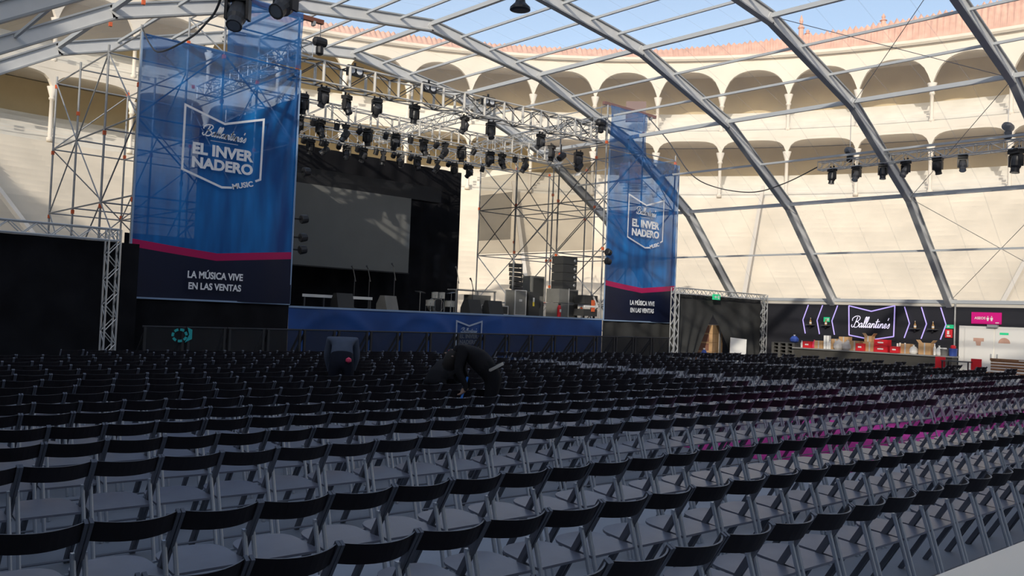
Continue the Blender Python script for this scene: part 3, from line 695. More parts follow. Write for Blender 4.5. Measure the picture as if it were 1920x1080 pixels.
# chain hoists
for x, y, z, zt, lab in ((33.5, 17.31, 9.05, 11.3, 'black chain hoist over the left end of the slim side truss'), (33.5, 11.47, 9.25, 9.9, 'black chain hoist over the right end of the slim side truss'), (14.5, 26.2, 10.75, 11.4, 'black chain hoist hanging beside the top of the big banner'), (28.4, 26.2, 10.5, 11.3, 'black chain hoist by the top of the right banner')):
    t = thing('chain_hoist', lab, 'hoist', (x, y, z))
    MB().lathe([(0.05, -0.26), (0.15, -0.2), (0.17, 0.0), (0.15, 0.2), (0.05, 0.26)], 12, (0, 0, 0), Matrix.Rotation(PI / 2, 3, 'Y')).obj('motor', 'fixture', t)
    MB().lathe([(0.06, -0.45), (0.13, -0.40), (0.13, -0.18), (0.08, -0.12)], 10).obj('chain_bag', 'fixture', t)
    MB().tube((0, 0, 0.1), (0, 0, zt - z), 0.015, 5).obj('chain', 'wire', t)
t = thing('pendant_lamp', 'dark cone pendant lamp high under the roof against the sky', 'lamp', (12.0, 13.45, 8.0))
MB().lathe([(0.03, 0.30), (0.08, 0.26), (0.11, 0.12), (0.21, 0.02), (0.215, -0.03), (0.15, -0.05)], 18, (0, 0, 0.22)).obj('shade', 'fixture', t)
MB().tube((0, 0, 0.5), (0, 0, 2.25), 0.008, 5).obj('cord', 'cable', t)
# cables
def cable(pts, r, label):
    tag(MB().path(cr_curve([Vector(p) for p in pts], 8), r, 6).obj('cable', 'cable'), label, 'cable')
cable([(5.95, 13.65, 8.0), (6.1, 14.5, 7.05), (6.47, 16.0, 7.06), (7.11, 18.5, 7.44), (7.8, 22.0, 8.03), (8.45, 24.6, 8.9), (8.72, 26.1, 9.75)], 0.022, 'thick black cable looping down left from the big hanging moving light')
cable([(31.1, 25.9, 11.3), (32.3, 25.5, 10.2), (33.6, 25.2, 8.9), (33.6, 23.8, 8.15), (33.55, 21.8, 7.75), (33.5, 20.2, 8.0), (33.5, 18.7, 8.55)], 0.025, 'black cable sagging from the right banner tower to the slim side truss')

# ---- gear on the stage
def mic(x, y, h, label, boom=True):
    t = thing('microphone_stand', label, 'microphone stand', (x, y, SZ))
    MB().lathe([(0.14, 0), (0.14, 0.02), (0.03, 0.04)], 12).obj('base', 'fixture', t)
    MB().tube((0, 0, 0.03), (0, 0, h * 0.72), 0.016, 6).obj('pole', 'fixture_grey', t)
    b = MB(); b.tube((0.05, 0, h * 0.66), (-0.10, 0, h), 0.016, 6); b.obj('boom', 'case_grey', t)
    MB().lathe([(0.02, -0.1), (0.025, 0.0), (0.04, 0.03), (0.03, 0.07)], 8, (-0.12, 0, h), Matrix.Rotation(-0.6, 3, 'Y')).obj('microphone', 'fixture_grey', t)
mic(19.0, 27.8, 1.72, 'microphone stand with raised boom behind the grey wedge monitor')
mic(17.75, 28.6, 1.55, 'dark microphone stand left of stage centre, left of two in front of the screen')
mic(18.4, 28.6, 1.6, 'dark microphone stand left of stage centre, right of two in front of the screen')
mic(22.7, 28.6, 1.85, 'tall microphone stand right of the screen by the drums')
mic(22.35, 27.2, 1.35, 'microphone stand with silver boom between drums and dark monitors')
def wedge(x, y, label, m='speaker', rz=0.0, sc=1.0):
    t = thing('monitor_wedge', label, 'monitor speaker', (x, y, SZ), rz)
    MB().prism([(-0.28, 0), (0.28, 0), (0.28, 0.22), (0.10, 0.55), (-0.12, 0.55)], lambda u, v, d: (d, u * sc, v * sc), -0.34 * sc, 0.34 * sc).obj('cabinet', m, t)
    MB().prism([(0.285, 0.03), (0.285, 0.22), (0.105, 0.55), (0.09, 0.55), (0.26, 0.2), (0.26, 0.03)], lambda u, v, d: (d, u * sc, v * sc), -0.30 * sc, 0.30 * sc).obj('grille', 'fixture', t)
wedge(18.2, 27.0, 'grey wedge monitor standing at the front of the stage below the screen', 'case_grey', 0.25, 0.95)
wedge(22.0, 26.8, 'black wedge monitor right of the drum kit, left one', rz=0.1)
wedge(23.1, 26.8, 'black wedge monitor right of the drum kit, right one', rz=-0.1)
wedge(16.25, 26.9, 'black wedge monitor in front of the long white edged table', rz=0.0, sc=0.95)
t = thing('keyboard_table', 'long table with a white edge at the left of the stage', 'table', (16.2, 27.5, SZ))
MB().b2((-1.35, -0.3, 0.38), (1.45, 0.3, 0.41)).obj('table_top', 'deck', t)
MB().b2((-1.36, -0.31, 0.34), (1.46, -0.29, 0.44)).obj('white_edge', 'white', t)
for x in (-1.25, -0.5, 1.4): MB().b2((x - 0.025, -0.28, 0), (x + 0.025, -0.22, 0.38)).obj('leg', 'fixture_grey', t)
# drum kit
t = thing('drum_kit', 'pale shelled drum kit on the stage right of the screen', 'drum kit', (20.9, 27.6, SZ))
RX = Matrix.Rotation(PI / 2, 3, 'X')
d_ = MB().lathe([(0.25, -0.2), (0.26, -0.2), (0.26, 0.2), (0.25, 0.2)], 18, (0.0, 0.1, 0.27), RX).obj('bass_drum', 'drum_shell', t)
MB().lathe([(0.25, 0.201), (0.24, 0.205)], 18, (0.0, 0.1, 0.27), RX).obj('drum_head', 'fixture', d_)
for x, y, z, r in ((-0.45, -0.15, 0.35, 0.17), (-0.12, 0.0, 0.66, 0.13), (0.2, 0.0, 0.66, 0.14), (0.55, -0.1, 0.35, 0.2)):
    d_ = MB().lathe([(r, -0.12), (r, 0.12)], 16, (x, y, z)).obj('drum', 'drum_shell', t)
    MB().lathe([(r + 0.01, 0.105), (r + 0.01, 0.125)], 16, (x, y, z)).obj('hoop', 'chrome', d_)
    l3 = MB()
    for k in range(3): l3.tube((x + r * math.cos(k * 2.1), y + r * math.sin(k * 2.1), z), (x + r * 1.05 * math.cos(k * 2.1), y + r * 1.05 * math.sin(k * 2.1), 0), 0.012, 5)
    l3.obj('drum_leg', 'chrome', d_)
for x, y, z, a in ((-0.75, 0.1, 0.75, 0.2), (0.85, 0.2, 0.8, -0.25)):
    MB().lathe([(0.03, 0.02), (0.21, -0.005), (0.21, 0.0), (0.03, 0.03)], 18, (x, y, z), Matrix.Rotation(a, 3, 'Y')).obj('cymbal', 'chrome', t)
    MB().tube((x, y, 0), (x, y, z), 0.014, 6).obj('cymbal_stand', 'chrome', t)
# flight cases, speakers, amps on the right of the stage
def case(x, y, w, dd, h, label, m='case_grey', z=SZ, edge=True):
    t = thing('flight_case', label, 'case', (x, y, z))
    MB().b2((-w / 2, -dd / 2, 0), (w / 2, dd / 2, h)).obj('shell', m, t)
    if edge:
        e = MB()
        for sx in (-1, 1):
            for sy in (-1, 1): e.b2((sx * w / 2 - 0.02, sy * dd / 2 - 0.02, 0), (sx * w / 2 + 0.02, sy * dd / 2 + 0.02, h + 0.01))
        for zz in (0.02, h):
            for sy in (-1, 1): e.b2((-w / 2, sy * dd / 2 - 0.015, zz - 0.02), (w / 2, sy * dd / 2 + 0.015, zz + 0.02))
        e.obj('edge_trim', 'alu', t)
        MB().b2((-0.08, -dd / 2 - 0.02, h * 0.55), (0.08, -dd / 2, h * 0.65)).obj('latch', 'alu', t)
    return t
def linearray(x, y, n, w, label, z=SZ, dh=0.19):
    t = thing('line_array_speaker', label, 'speaker', (x, y, z))
    for k in range(n):
        c = MB(); ang = 0.05 * (n - 1 - k); c.box((0, 0.02 * k, dh * (k + 0.5)), (w, 0.35, dh * 0.82), Matrix.Rotation(ang, 3, 'X')); q = c.obj('cabinet', 'speaker', t)
        MB().box((0, 0.02 * k - 0.182, dh * (k + 0.5)), (w * 0.8, 0.01, dh * 0.55)).obj('grille', 'fixture', q)
    f = MB(); 
    for sx in (-1, 1): f.bar((sx * (w / 2 + 0.02), -0.05, 0), (sx * (w / 2 + 0.02), -0.05, dh * n), 0.03, 0.06)
    f.obj('rigging', 'galv', t)
case(24.95, 27.5, 0.62, 0.6, 1.05, 'ribbed grey flight case standing under the small line array')
linearray(24.95, 27.5, 6, 0.45, 'small black line array standing on a flight case', SZ + 1.06)
ca = case(25.75, 27.5, 0.6, 0.6, 1.02, 'black flight case with a yellow and white sticker', 'speaker', edge=False)
MB().b2((-0.09, -0.315, 0.42), (0.0, -0.30, 0.60)).obj('sticker', 'yellow', ca); MB().b2((-0.09, -0.315, 0.60), (0.0, -0.30, 0.78)).obj('sticker', 'white', ca)
t = thing('speaker_cabinet', 'tall grey speaker standing behind the red fire extinguisher', 'speaker', (26.6, 28.2, SZ)); MB().b2((-0.38, -0.3, 0), (0.38, 0.3, 1.75)).obj('cabinet', 'case_grey', t); MB().b2((-0.3, -0.315, 0.9), (0.3, -0.30, 1.68)).obj('grille', 'speaker', t); MB().lathe([(0.2, 0), (0.18, 0.02)], 16, (0, -0.3, 0.5), RX).obj('driver', 'speaker', t)
t = thing('subwoofer_stack', 'dark subwoofer stack carrying the taller column of speakers', 'speaker', (27.55, 27.3, SZ))
for k in range(2):
    q = MB().b2((-0.62, -0.4, 0.63 * k), (0.55, 0.4, 0.63 * k + 0.6)).obj('cabinet', 'case_grey', t); MB().b2((-0.02, -0.415, 0.63 * k + 0.06), (0.5, -0.40, 0.63 * k + 0.54)).obj('grille', 'speaker', q)
MB().bar((-0.05, -0.42, 0), (-0.05, -0.42, 1.26), 0.04, 0.02).obj('frame_post', 'alu', t)
t = thing('speaker_column', 'black column speaker with round side ports on the subwoofers', 'speaker', (27.6, 27.3, SZ + 1.24))
for k in range(4):
    q = MB().b2((-0.45, -0.35, 0.36 * k), (0.42, 0.35, 0.36 * k + 0.345)).obj('cabinet', 'speaker', t)
    MB().lathe([(0.07, 0), (0.05, 0.02)], 12, (0.28, -0.35, 0.36 * k + 0.17), RX).obj('port', 'galv', q)
t = thing('fire_extinguisher', 'red fire extinguisher on the stage beside the dark subwoofers', 'fire extinguisher', (26.75, 26.7, SZ)); MB().lathe([(0.08, 0), (0.085, 0.02), (0.085, 0.42), (0.05, 0.5), (0.025, 0.52)], 12).obj('cylinder', 'red_plastic', t); MB().box((0.02, 0, 0.56), (0.12, 0.04, 0.06)).obj('handle', 'fixture', t); MB().box((0, -0.083, 0.28), (0.09, 0.01, 0.12)).obj('paper_label', 'white', t)
case(23.9, 27.6, 1.0, 0.5, 0.36, 'low dark amplifier case between monitors and the ribbed flight case', 'speaker')
t = thing('equipment_rack', 'low grey table frame with gear beside the small line array', 'rack', (23.9, 29.0, SZ)); MB().b2((-1.2, -0.3, 0.95), (1.0, 0.3, 1.0)).obj('shelf', 'galv', t); MB().b2((-0.3, -0.3, 0.3), (0.7, 0.3, 0.8)).obj('amplifier', 'case_grey', t)
for x in (-1.15, 0.0, 0.95): MB().b2((x - 0.03, -0.28, 0), (x + 0.03, -0.22, 0.95)).obj('leg', 'galv', t)
t = thing('equipment_cart', 'low equipment cart with a white rail at the right end of the stage', 'cart', (28.1, 29.0, SZ)); t.location = (28.2, 26.5, SZ)
MB().b2((-0.45, -0.3, 0.1), (0.4, 0.3, 0.4)).obj('lower_box', 'speaker', t); MB().b2((-0.45, -0.3, 0.62), (0.4, 0.3, 1.0)).obj('upper_box', 'speaker', t); MB().bar((-0.45, -0.32, 0.52), (0.4, -0.32, 0.52), 0.06, 0.08).obj('white_rail', 'white', t); MB().bar((0.1, -0.33, 0.95), (0.4, -0.33, 0.5), 0.05, 0.06).obj('white_strut', 'white', t); MB().b2((0.0, -0.34, 0.30), (0.2, -0.31, 0.80)).obj('orange_strap', 'orange', t)
for x in (-0.35, 0.3): MB().lathe([(0.06, -0.02), (0.06, 0.02)], 10, (x, -0.2, 0.06), RX).obj('wheel', 'fixture', t)

# ------------------------------------------------------------------ gates, barriers
def gate(x0, x1, zt, label, pillars, w=0.3):
    t = thing('truss_gate', label, 'gate', ((x0 + x1) / 2, 24.8, 0)); o = Vector(((x0 + x1) / 2, 24.8, 0))
    def tr(a, b):
        a = Vector(a) - o; b = Vector(b) - o; L = b - a; d = L.normalized(); up = Vector((0, 1, 0)); s = d.cross(up)
        ch = [up * (w / 2 * i) + s * (w / 2 * j) for i in (1, -1) for j in (1, -1)]; c_ = MB(); la = MB()
        for c in ch: c_.tube(a + c, b + c, 0.026, 6)
        n = int(L.length / 0.32)
        for k in range(n):
            p = a + L * (k / n); q = a + L * ((k + 1) / n)
            for i, j in ((0, 1), (2, 3), (0, 2), (1, 3)): la.tube(p + ch[i if k % 2 else j], q + ch[j if k % 2 else i], 0.014, 5)
        return c_, la
    for nm, a, b in [('top_beam', (x0, 24.8, zt), (x1, 24.8, zt))] + [('pillar', (x, 24.8, 0.03), (x, 24.8, zt + w / 2)) for x in pillars]:
        c_, la = tr(a, b); p = c_.obj(nm, 'alu', t); la.obj('lacing', 'alu', p)
    ft = MB()
    for x in pillars: ft.b2((x - o.x - 0.25, -0.25, 0), (x - o.x + 0.25, 0.25, 0.03))
    ft.obj('base_plate', 'alu', t)
gate(-1.0, 7.95, 3.62, 'aluminium truss gate with a black curtain at the far left', [7.83])
gate(32.25, 39.52, 3.35, 'aluminium truss gate around the black curtains between banner and bar', [32.25, 39.52], 0.26)
drape('black_curtain', -1.1, 8.62, 25.05, 0.02, 3.45, 'black curtain filling the truss gate at the far left', cat='curtain', amp=0.06)
# parted curtains in the right gate
for nm, (xa, xb), (ya, yb), lab in (('l', (32.4, 35.32), (32.4, 33.9), 'black curtain half left of the opening with the cardboard pallet'), ('r', (35.32, 39.36), (37.2, 39.36), 'black curtain half right of the opening with the cardboard pallet')):
    mb = MB()
    def cp_(u, v, xa=xa, xb=xb, ya=ya, yb=yb):
        z = 3.25 * v; k = max(0.0, min(1.0, (2.3 - z) / 2.3)) ** 0.8
        x0 = xa + (ya - xa) * k; x1 = xb + (yb - xb) * k
        return (x0 + (x1 - x0) * u, 24.9 + 0.06 * math.sin(u * 22 + 2 * v) * (0.3 + k), z + 0.01)
    mb.grid(cp_, 40, 16); tag(mb.obj('black_curtain', 'gate_cloth', smooth=True, recalc=False), lab, 'curtain')
drape('black_curtain', 32.0, 39.6, 28.6, 0.02, 3.2, 'dark curtain seen through the opening behind the cardboard pallet', 'gate_cloth', cat='curtain')
t = thing('exit_sign', 'green exit sign hanging on the truss gate over the black curtains', 'sign', (35.15, 24.62, 3.05)); MB().b2((-0.28, -0.03, 0), (0.28, 0.03, 0.26)).obj('sign_plate', 'exit_green', t)
tp = MB(); tp.prism([(-0.2, 0.13), (-0.08, 0.2), (-0.08, 0.15), (0.05, 0.15), (0.05, 0.11), (-0.08, 0.11), (-0.08, 0.06)], lambda u, v, d: (u, -0.031 - d, v), 0, 0.003); tp.obj('arrow', 'white', t)
tp = MB(); tp.b2((0.10, -0.034, 0.04), (0.2, -0.031, 0.2)); tp.obj('doorway_symbol', 'white', t)
# pallet of cartons
t = thing('carton_pallet', 'wrapped pallet of brown cartons in the curtain opening', 'pallet', (36.45, 26.1, 0), 0.35); t.scale = (1.12, 1.12, 1.02)
for k in range(4):
    z = 0.14 + 0.42 * k
    q = MB().b2((-0.85, -0.55, z), (0.85 - 0.12 * (k == 3), 0.55, z + 0.41)).obj('carton_layer', 'card', t)
    MB().b2((-0.853, -0.4, z + 0.03), (-0.845, 0.4, z + 0.38)).obj('printed_side', 'card_dark', q)
MB().b2((-0.9, -0.6, 0), (0.9, 0.6, 0.13)).obj('pallet_base', 'wood', t)
MB().b2((0.2, -0.57, 0.14), (0.5, 0.57, 1.83)).obj('wrap_film', 'film', t)
t = thing('white_board', 'white board leaning in the opening of the black curtains', 'board', (36.9, 24.5, 0.0), -0.5); MB().box((0, 0, 0.68), (0.85, 0.05, 1.15), Matrix.Rotation(-0.12, 3, 'X') @ Matrix.Rotation(0.08, 3, 'Y')).obj('panel', 'white', t); MB().box((0, 0.0, 0.06), (0.66, 0.28, 0.12)).obj('foot', 'fixture', t)
t = thing('blue_bag', 'small blue bag on the floor in front of the carton pallet', 'bag', (34.3, 24.6, 0)); t.scale = (0.7, 0.7, 0.8); MB().lathe([(0.16, 0), (0.24, 0.08), (0.24, 0.55), (0.14, 0.8), (0.05, 0.86)], 10).obj('body', 'blue_plastic', t); MB().lathe([(0.05, 0.86), (0.09, 0.95)], 8).obj('neck', 'white', t)

# crowd barriers before the stage
bp = thing('crowd_barrier', 'x', 'barrier')
b = MB(); b.tube((-0.59, 0, 1.20), (0.59, 0, 1.20), 0.028, 8); b.obj('top_rail', 'barrier', bp)
for sx in (-0.52, 0.52): MB().b2((sx - 0.035, -0.03, 0.02), (sx + 0.035, 0.03, 1.19)).obj('upright', 'barrier', bp)
for sx in (-0.52, 0.52): MB().bar((sx + 0.03, 0.05, 1.12), (sx + 0.05, 1.0, 0.05), 0.05, 0.05).obj('brace', 'barrier', bp)
MB().b2((-0.56, -0.012, 0.06), (0.56, 0.0, 1.17)).obj('mesh_panel', 'barrier_mesh', bp)
MB().b2((-0.58, -0.25, 0.0), (0.58, 1.0, 0.02)).obj('foot_plate', 'barrier', bp)
nb = 19
for i in range(nb):
    o = bp if i == 0 else copy_tree(bp)
    o.location = (9.15 + 1.2 * i, 24.35, 0)
    tag(o, 'black crowd barrier section in front of the stage, %s from the left end' % ordw(i + 1), 'barrier', 'crowd barriers before the stage')
em = MB(); c0 = Vector((9.4, 24.27, 0.98))
for k in range(7):
    a = k * TAU / 7; em.ribbon([(0.10 + 0.16 * math.cos(a + q * 0.9) * 1.2 + 0.05, 0.0 + 0.16 * math.sin(a + q * 0.9)) for q in (0, 0.35, 0.7)], 0.07, lambda u, v, d: (c0.x + u, c0.y, c0.z + v))
em.prism([(0.3, -0.2), (0.5, -0.1), (0.5, 0.16), (0.36, 0.22), (0.42, 0.02)], lambda u, v, d: (c0.x + u, c0.y - d, c0.z + v), 0, 0.004)
tag(em.obj('emblem_sign', 'cyan'), 'teal round emblem on the dark barrier below the big banner', 'sign')

# ------------------------------------------------------------------ bar on the right side
BX = 39.74
mapB = lambda u, v, d: (BX - 0.04 - d, u, v)
t = thing('neon_sign', 'purple neon shield outline with white script lettering over the bar', 'neon sign', (BX, 19.25, 1.5)); o_ = Vector(t.location)
def mloc(u, v, d=0): return Vector((BX - 0.05 - d, u, v)) - o_
fr = [(20.35, 3.02), (19.25, 2.78), (18.16, 3.06), (18.18, 1.66), (19.2, 1.47), (20.3, 1.64)]
mb = MB()
for a, b in zip(fr, fr[1:] + fr[:1]): mb.tube(mloc(*a), mloc(*b), 0.028, 8)
mb.obj('neon_outline', 'neon', t)
write_script('neon_script', 0, 0, 1, 1, lambda u, v, d: mloc(20.12 - 1.75 * u, 2.02 + 0.5 * v), 'neon_white', t, round_r=0.015)
MB().b2(Vector((BX - 0.035, 18.1, 1.45)) - o_, Vector((BX - 0.0, 20.4, 3.06)) - o_).obj('sign_board', 'bar_black', t)
for i, y in enumerate([22.6, 21.85, 21.08]):
    mb = MB(); q = [(y - 0.17, 3.02), (y + 0.10, 2.28), (y - 0.05, 1.62)]
    for a, b in zip(q[:-1], q[1:]): mb.tube((BX - 0.05, *a), (BX - 0.05, *b), 0.026, 8)
    tag(mb.obj('neon_tube', 'neon'), 'purple neon chevron pointing left over the bar, %s from the left' % ordw(i + 1), 'neon light')
for i, y in enumerate([17.60, 16.85, 16.02]):
    mb = MB(); q = [(y + 0.12, 3.02), (y - 0.12, 2.28), (y + 0.1, 1.62)]
    for a, b in zip(q[:-1], q[1:]): mb.tube((BX - 0.05, *a), (BX - 0.05, *b), 0.026, 8)
    tag(mb.obj('neon_tube', 'neon'), 'purple neon chevron pointing right over the bar, %s from the neon shield' % ordw(i + 1), 'neon light')
for i, (y, lab) in enumerate([(22.25, 'between the first two neon chevrons at left'), (21.45, 'between the second and third neon chevrons at left'), (17.2, 'between the first two chevrons right of the neon'), (16.42, 'between the last two chevrons right of the neon')]):
    t = thing('wall_shelf', 'small black wall shelf ' + lab, 'shelf', (BX - 0.02, y, 2.03)); MB().b2((-0.22, -0.2, 0), (0, 0.2, 0.04)).obj('board', 'fixture_grey', t); MB().b2((-0.15, -0.02, -0.1), (0, 0.02, 0)).obj('bracket', 'fixture', t)
    t = thing('bottle', 'spirit bottle on the wall shelf ' + lab, 'bottle', (BX - 0.12, y, 2.07)); MB().lathe([(0.05, 0), (0.055, 0.02), (0.055, 0.15), (0.02, 0.22), (0.02, 0.3)], 10).obj('glass_body', 'amber', t); MB().lathe([(0.022, 0.3), (0.022, 0.33)], 8).obj('cap', 'white', t); MB().lathe([(0.0565, 0.05), (0.0565, 0.12)], 10).obj('paper_label', 'white', t)
def plate(name, y0, y1, z0, z1, m, label, cat='sign'):
    t = thing(name, label, cat, (BX - 0.03, (y0 + y1) / 2, z0)); MB().b2((-0.03, -(y1 - y0) / 2, 0), (0.0, (y1 - y0) / 2, z1 - z0)).obj('sign_plate', m, t); return t
t = plate('exit_sign', 21.3, 21.6, 2.22, 2.45, 'exit_green', 'green exit sign over the left part of the bar'); MB().b2((-0.036, -0.12, 0.05), (-0.031, -0.03, 0.18)).obj('doorway_symbol', 'white', t)
t = plate('exit_sign', 15.55, 15.90, 2.12, 2.28, 'exit_green', 'small green exit sign above the red fire sign'); MB().b2((-0.036, 0.02, 0.04), (-0.031, 0.12, 0.12)).obj('doorway_symbol', 'white', t)
t = plate('fire_sign', 15.62, 15.92, 1.72, 2.08, 'sign_red', 'red fire extinguisher sign at the right end of the bar'); MB().b2((-0.036, -0.02, 0.14), (-0.031, 0.07, 0.30)).obj('extinguisher_symbol', 'white', t); MB().b2((-0.036, -0.08, 0.05), (-0.031, 0.08, 0.10)).obj('white_stripe', 'white', t)
t = plate('restroom_sign', 13.67, 14.86, 2.36, 2.85, 'magenta', 'magenta restroom sign over the white door')
text_obj('lettering', 'ASEOS', 0.2, 'white', Matrix.Translation((-0.035, 0.47, 0.19)) @ FACE_BAR, t, 0.004, fit=(0.44, 0.11))
for k in range(2):
    mb = MB(); y = -0.06 - 0.15 * k; mb.lathe([(0.001, 0.03), (0.028, 0.0), (0.001, -0.03)], 8, (-0.034, y, 0.31)); mb.b2((-0.036, y - 0.05, 0.19), (-0.031, y + 0.05, 0.27)); mb.b2((-0.036, y - 0.03, 0.13), (-0.031, y + 0.03, 0.19)); mb.obj('figure_symbol', 'white', t)
MB().b2((-0.036, -0.5, 0.04), (-0.031, -0.36, 0.08)).obj('small_mark', 'white', t)
# white door with emblems
dr = thing('door_1', 'white double door under the magenta restroom sign', 'door', (39.70, 13.9, 0)); tag(dr, kind='structure')
for s in (0, 1):
    q = MB().b2((-0.04, -1.15 + 1.2 * s, 0.02), (0, 0.0 + 1.2 * s, 2.2)).obj('door_leaf', 'white', dr)
    MB().b2((-0.10, (-0.12 if s == 0 else 0.12) - 0.02, 0.95), (-0.04, (-0.12 if s == 0 else 0.12) + 0.02, 1.12)).obj('handle', 'alu', q)
ar = lambda yc, zc, r, a0, a1, n=10: [(yc + r * math.cos(a0 + (a1 - a0) * k / n), zc + r * math.sin(a0 + (a1 - a0) * k / n)) for k in range(n + 1)]
em = MB(); em.prism([(0.85, 1.76), (0.43, 1.76), (0.43, 1.62), (0.54, 1.62), (0.56, 1.44), (0.72, 1.44), (0.76, 1.62), (0.85, 1.62)], lambda u, v, d: (-0.042 - d, u, v), 0, 0.004); em.obj('red_emblem', 'brick', dr)
em = MB(); em.prism(ar(-0.36, 1.58, 0.23, 0.0, PI), lambda u, v, d: (-0.042 - d, u, v), 0, 0.004); em.obj('red_emblem', 'brick', dr)
em = MB(); em.prism([(-0.18, 1.93), (-0.52, 1.93), (-0.52, 2.02), (-0.18, 2.02)], lambda u, v, d: (-0.042 - d, u, v), 0, 0.004); em.obj('green_sticker', 'exit_green', dr)
MB().b2((-0.16, -0.12, 2.22), (0, 0.28, 2.34)).obj('door_closer', 'alu', dr)
tag(MB().tube((39.66, 15.52, 0), (39.66, 15.52, 3.2), 0.04, 8).obj('steel_pole', 'galv'), 'thin grey steel pole between the bar and the white door', 'pole')
# counter
t = thing('bar_counter', 'long dark bar counter under the neon shield', 'bar counter', (38.6, 18.6, 0)); MB().b2((-0.25, -3.5, 0), (0.3, 3.75, 0.90)).obj('counter_front', 'bar_front', t); MB().b2((-0.34, -3.56, 0.90), (0.36, 3.8, 0.955)).obj('counter_top', 'bar_top', t)
TZ = 0.957
def carton(y, w, d, h, label, z=TZ, x=38.62, m='card', flaps=False, rz=0.0):
    t = thing('cardboard_box', label, 'box', (x, y, z), rz); MB().b2((-d / 2, -w / 2, 0), (d / 2, w / 2, h)).obj('body', m, t)
    if flaps:
        for s in (-1, 1): MB().box((0, s * (w / 2 + 0.05), h + 0.055), (d, 0.012, 0.16), Matrix.Rotation(-s * 0.7, 3, 'X')).obj('flap', m, t)
    MB().b2((-d / 2 - 0.002, -0.03, 0), (-d / 2, 0.03, h)).obj('tape_strip', 'film', t)
def crate(y, w, h, label, z=TZ, x=38.55):
    t = thing('red_crate', label, 'crate', (x, y, z)); b = MB(); b.b2((-0.2, -w / 2, 0), (0.2, w / 2, 0.03))
    for s in (-1, 1): b.b2((s * 0.2 - 0.012, -w / 2, 0), (s * 0.2 + 0.012, w / 2, h)); b.b2((-0.2, s * w / 2 - 0.012, 0), (0.2, s * w / 2 + 0.012, h))
    b.obj('body', 'red_plastic', t); MB().b2((-0.216, -w * 0.22, h * 0.42), (-0.21, w * 0.22, h * 0.62)).obj('white_mark', 'white', t); MB().b2((-0.216, -0.06, h * 0.78), (-0.21, 0.06, h * 0.88)).obj('hand_hole', 'card_dark', t)
def bag(y, w, h, label, m='film', z=TZ, x=38.55):
    t = thing('plastic_bag', label, 'bag', (x, y, z)); MB().lathe([(w * 0.40, 0), (w * 0.52, h * 0.2), (w * 0.5, h * 0.6), (w * 0.3, h * 0.88), (w * 0.08, h)], 12).obj('body', m, t); MB().lathe([(w * 0.08, h), (w * 0.16, h + 0.05)], 8).obj('knot', m, t)
def bottle2(y, h, label, m='white', z=TZ, x=38.5):
    t = thing('bottle', label, 'bottle', (x, y, z)); MB().lathe([(0.05, 0), (0.055, 0.02), (0.055, h * 0.6), (0.02, h * 0.8), (0.02, h * 0.95)], 10).obj('body', m, t); MB().lathe([(0.023, h * 0.95), (0.023, h)], 8).obj('cap', 'blue_plastic' if m == 'white' else 'fixture', t)
SCL = 38.55 / 39.6
Yp = lambda px: (22.76 + (px - 1500) * (15.49 - 22.76) / 289 - 0.0016 * (px - 1500) * (1789 - px) / 100 * 0.0) * SCL
bottle2(Yp(1505), 0.34, 'white bottle at the left end of the bar counter')
crate(Yp(1519), 0.40, 0.30, 'red crate near the left end of the bar counter')
bag(Yp(1530), 0.22, 0.34, 'pink tinted bag right of the leftmost red crate', 'pink')
carton(Yp(1541), 0.42, 0.34, 0.36, 'low beige carton left of the tall white box on the bar')
carton(Yp(1555), 0.24, 0.3, 0.62, 'tall white box standing on the bar counter', m='white', rz=0.2)
bottle2(Yp(1563), 0.40, 'white bottle right of the tall white box')
carton(Yp(1573), 0.42, 0.38, 0.48, 'brown carton behind the two clear bags on the bar', x=38.74)
carton(Yp(1588), 0.46, 0.36, 0.60, 'tallest brown carton behind the two clear bags on the bar', x=38.78)
bag(Yp(1580), 0.46, 0.44, 'clear bag of cups on the bar, left of two')
bag(Yp(1598), 0.46, 0.42, 'clear bag of cups on the bar, right of two')
carton(Yp(1613), 0.46, 0.38, 0.44, 'brown carton under the left half of the neon lettering')
crate(Yp(1627), 0.36, 0.34, 'small red crate below the middle of the neon shield', x=38.46)
carton(Yp(1642), 0.60, 0.4, 0.42, 'wide beige carton below the neon shield')
carton(Yp(1638), 0.34, 0.32, 0.26, 'open brown carton on top of the wide beige one', z=TZ + 0.43, flaps=True)
crate(Yp(1664), 0.60, 0.27, 'lower red crate of the two crate stack on the bar'); crate(Yp(1664), 0.58, 0.27, 'upper red crate of the two crate stack on the bar', z=TZ + 0.28)
for k in range(5): 
    t = thing('drinking_glass', 'upturned clear glass in the cluster behind the right red crate, %s from left' % ordw(k + 1), 'glass', (38.72, Yp(1688) - 0.11 * k, TZ), group='glasses on the bar'); MB().lathe([(0.045, 0), (0.04, 0.3), (0.035, 0.42 + 0.03 * (k % 2))], 10).obj('bowl', 'white', t)
crate(Yp(1691), 0.36, 0.28, 'red crate before the cluster of glasses', x=38.44)
carton(Yp(1707), 0.40, 0.38, 0.42, 'square brown carton right of the glasses')
bag(Yp(1720), 0.36, 0.34, 'white crumpled bag between two brown cartons', 'white')
carton(Yp(1741), 0.52, 0.4, 0.50, 'open brown carton near the right end of the bar', flaps=True)
bottle2(Yp(1757), 0.50, 'tall white bottle near the right end of the bar')
bag(Yp(1764), 0.26, 0.36, 'small white bag beside the tall white bottle', 'white')
t = thing('glass_bin', 'grey bin of glasses at the right end of the bar', 'bin', (38.55, Yp(1772), TZ)); MB().lathe([(0.14, 0), (0.16, 0.28), (0.15, 0.28), (0.13, 0.02)], 12).obj('body', 'case_grey', t); MB().lathe([(0.12, 0.28), (0.10, 0.33)], 10).obj('contents', 'white', t)
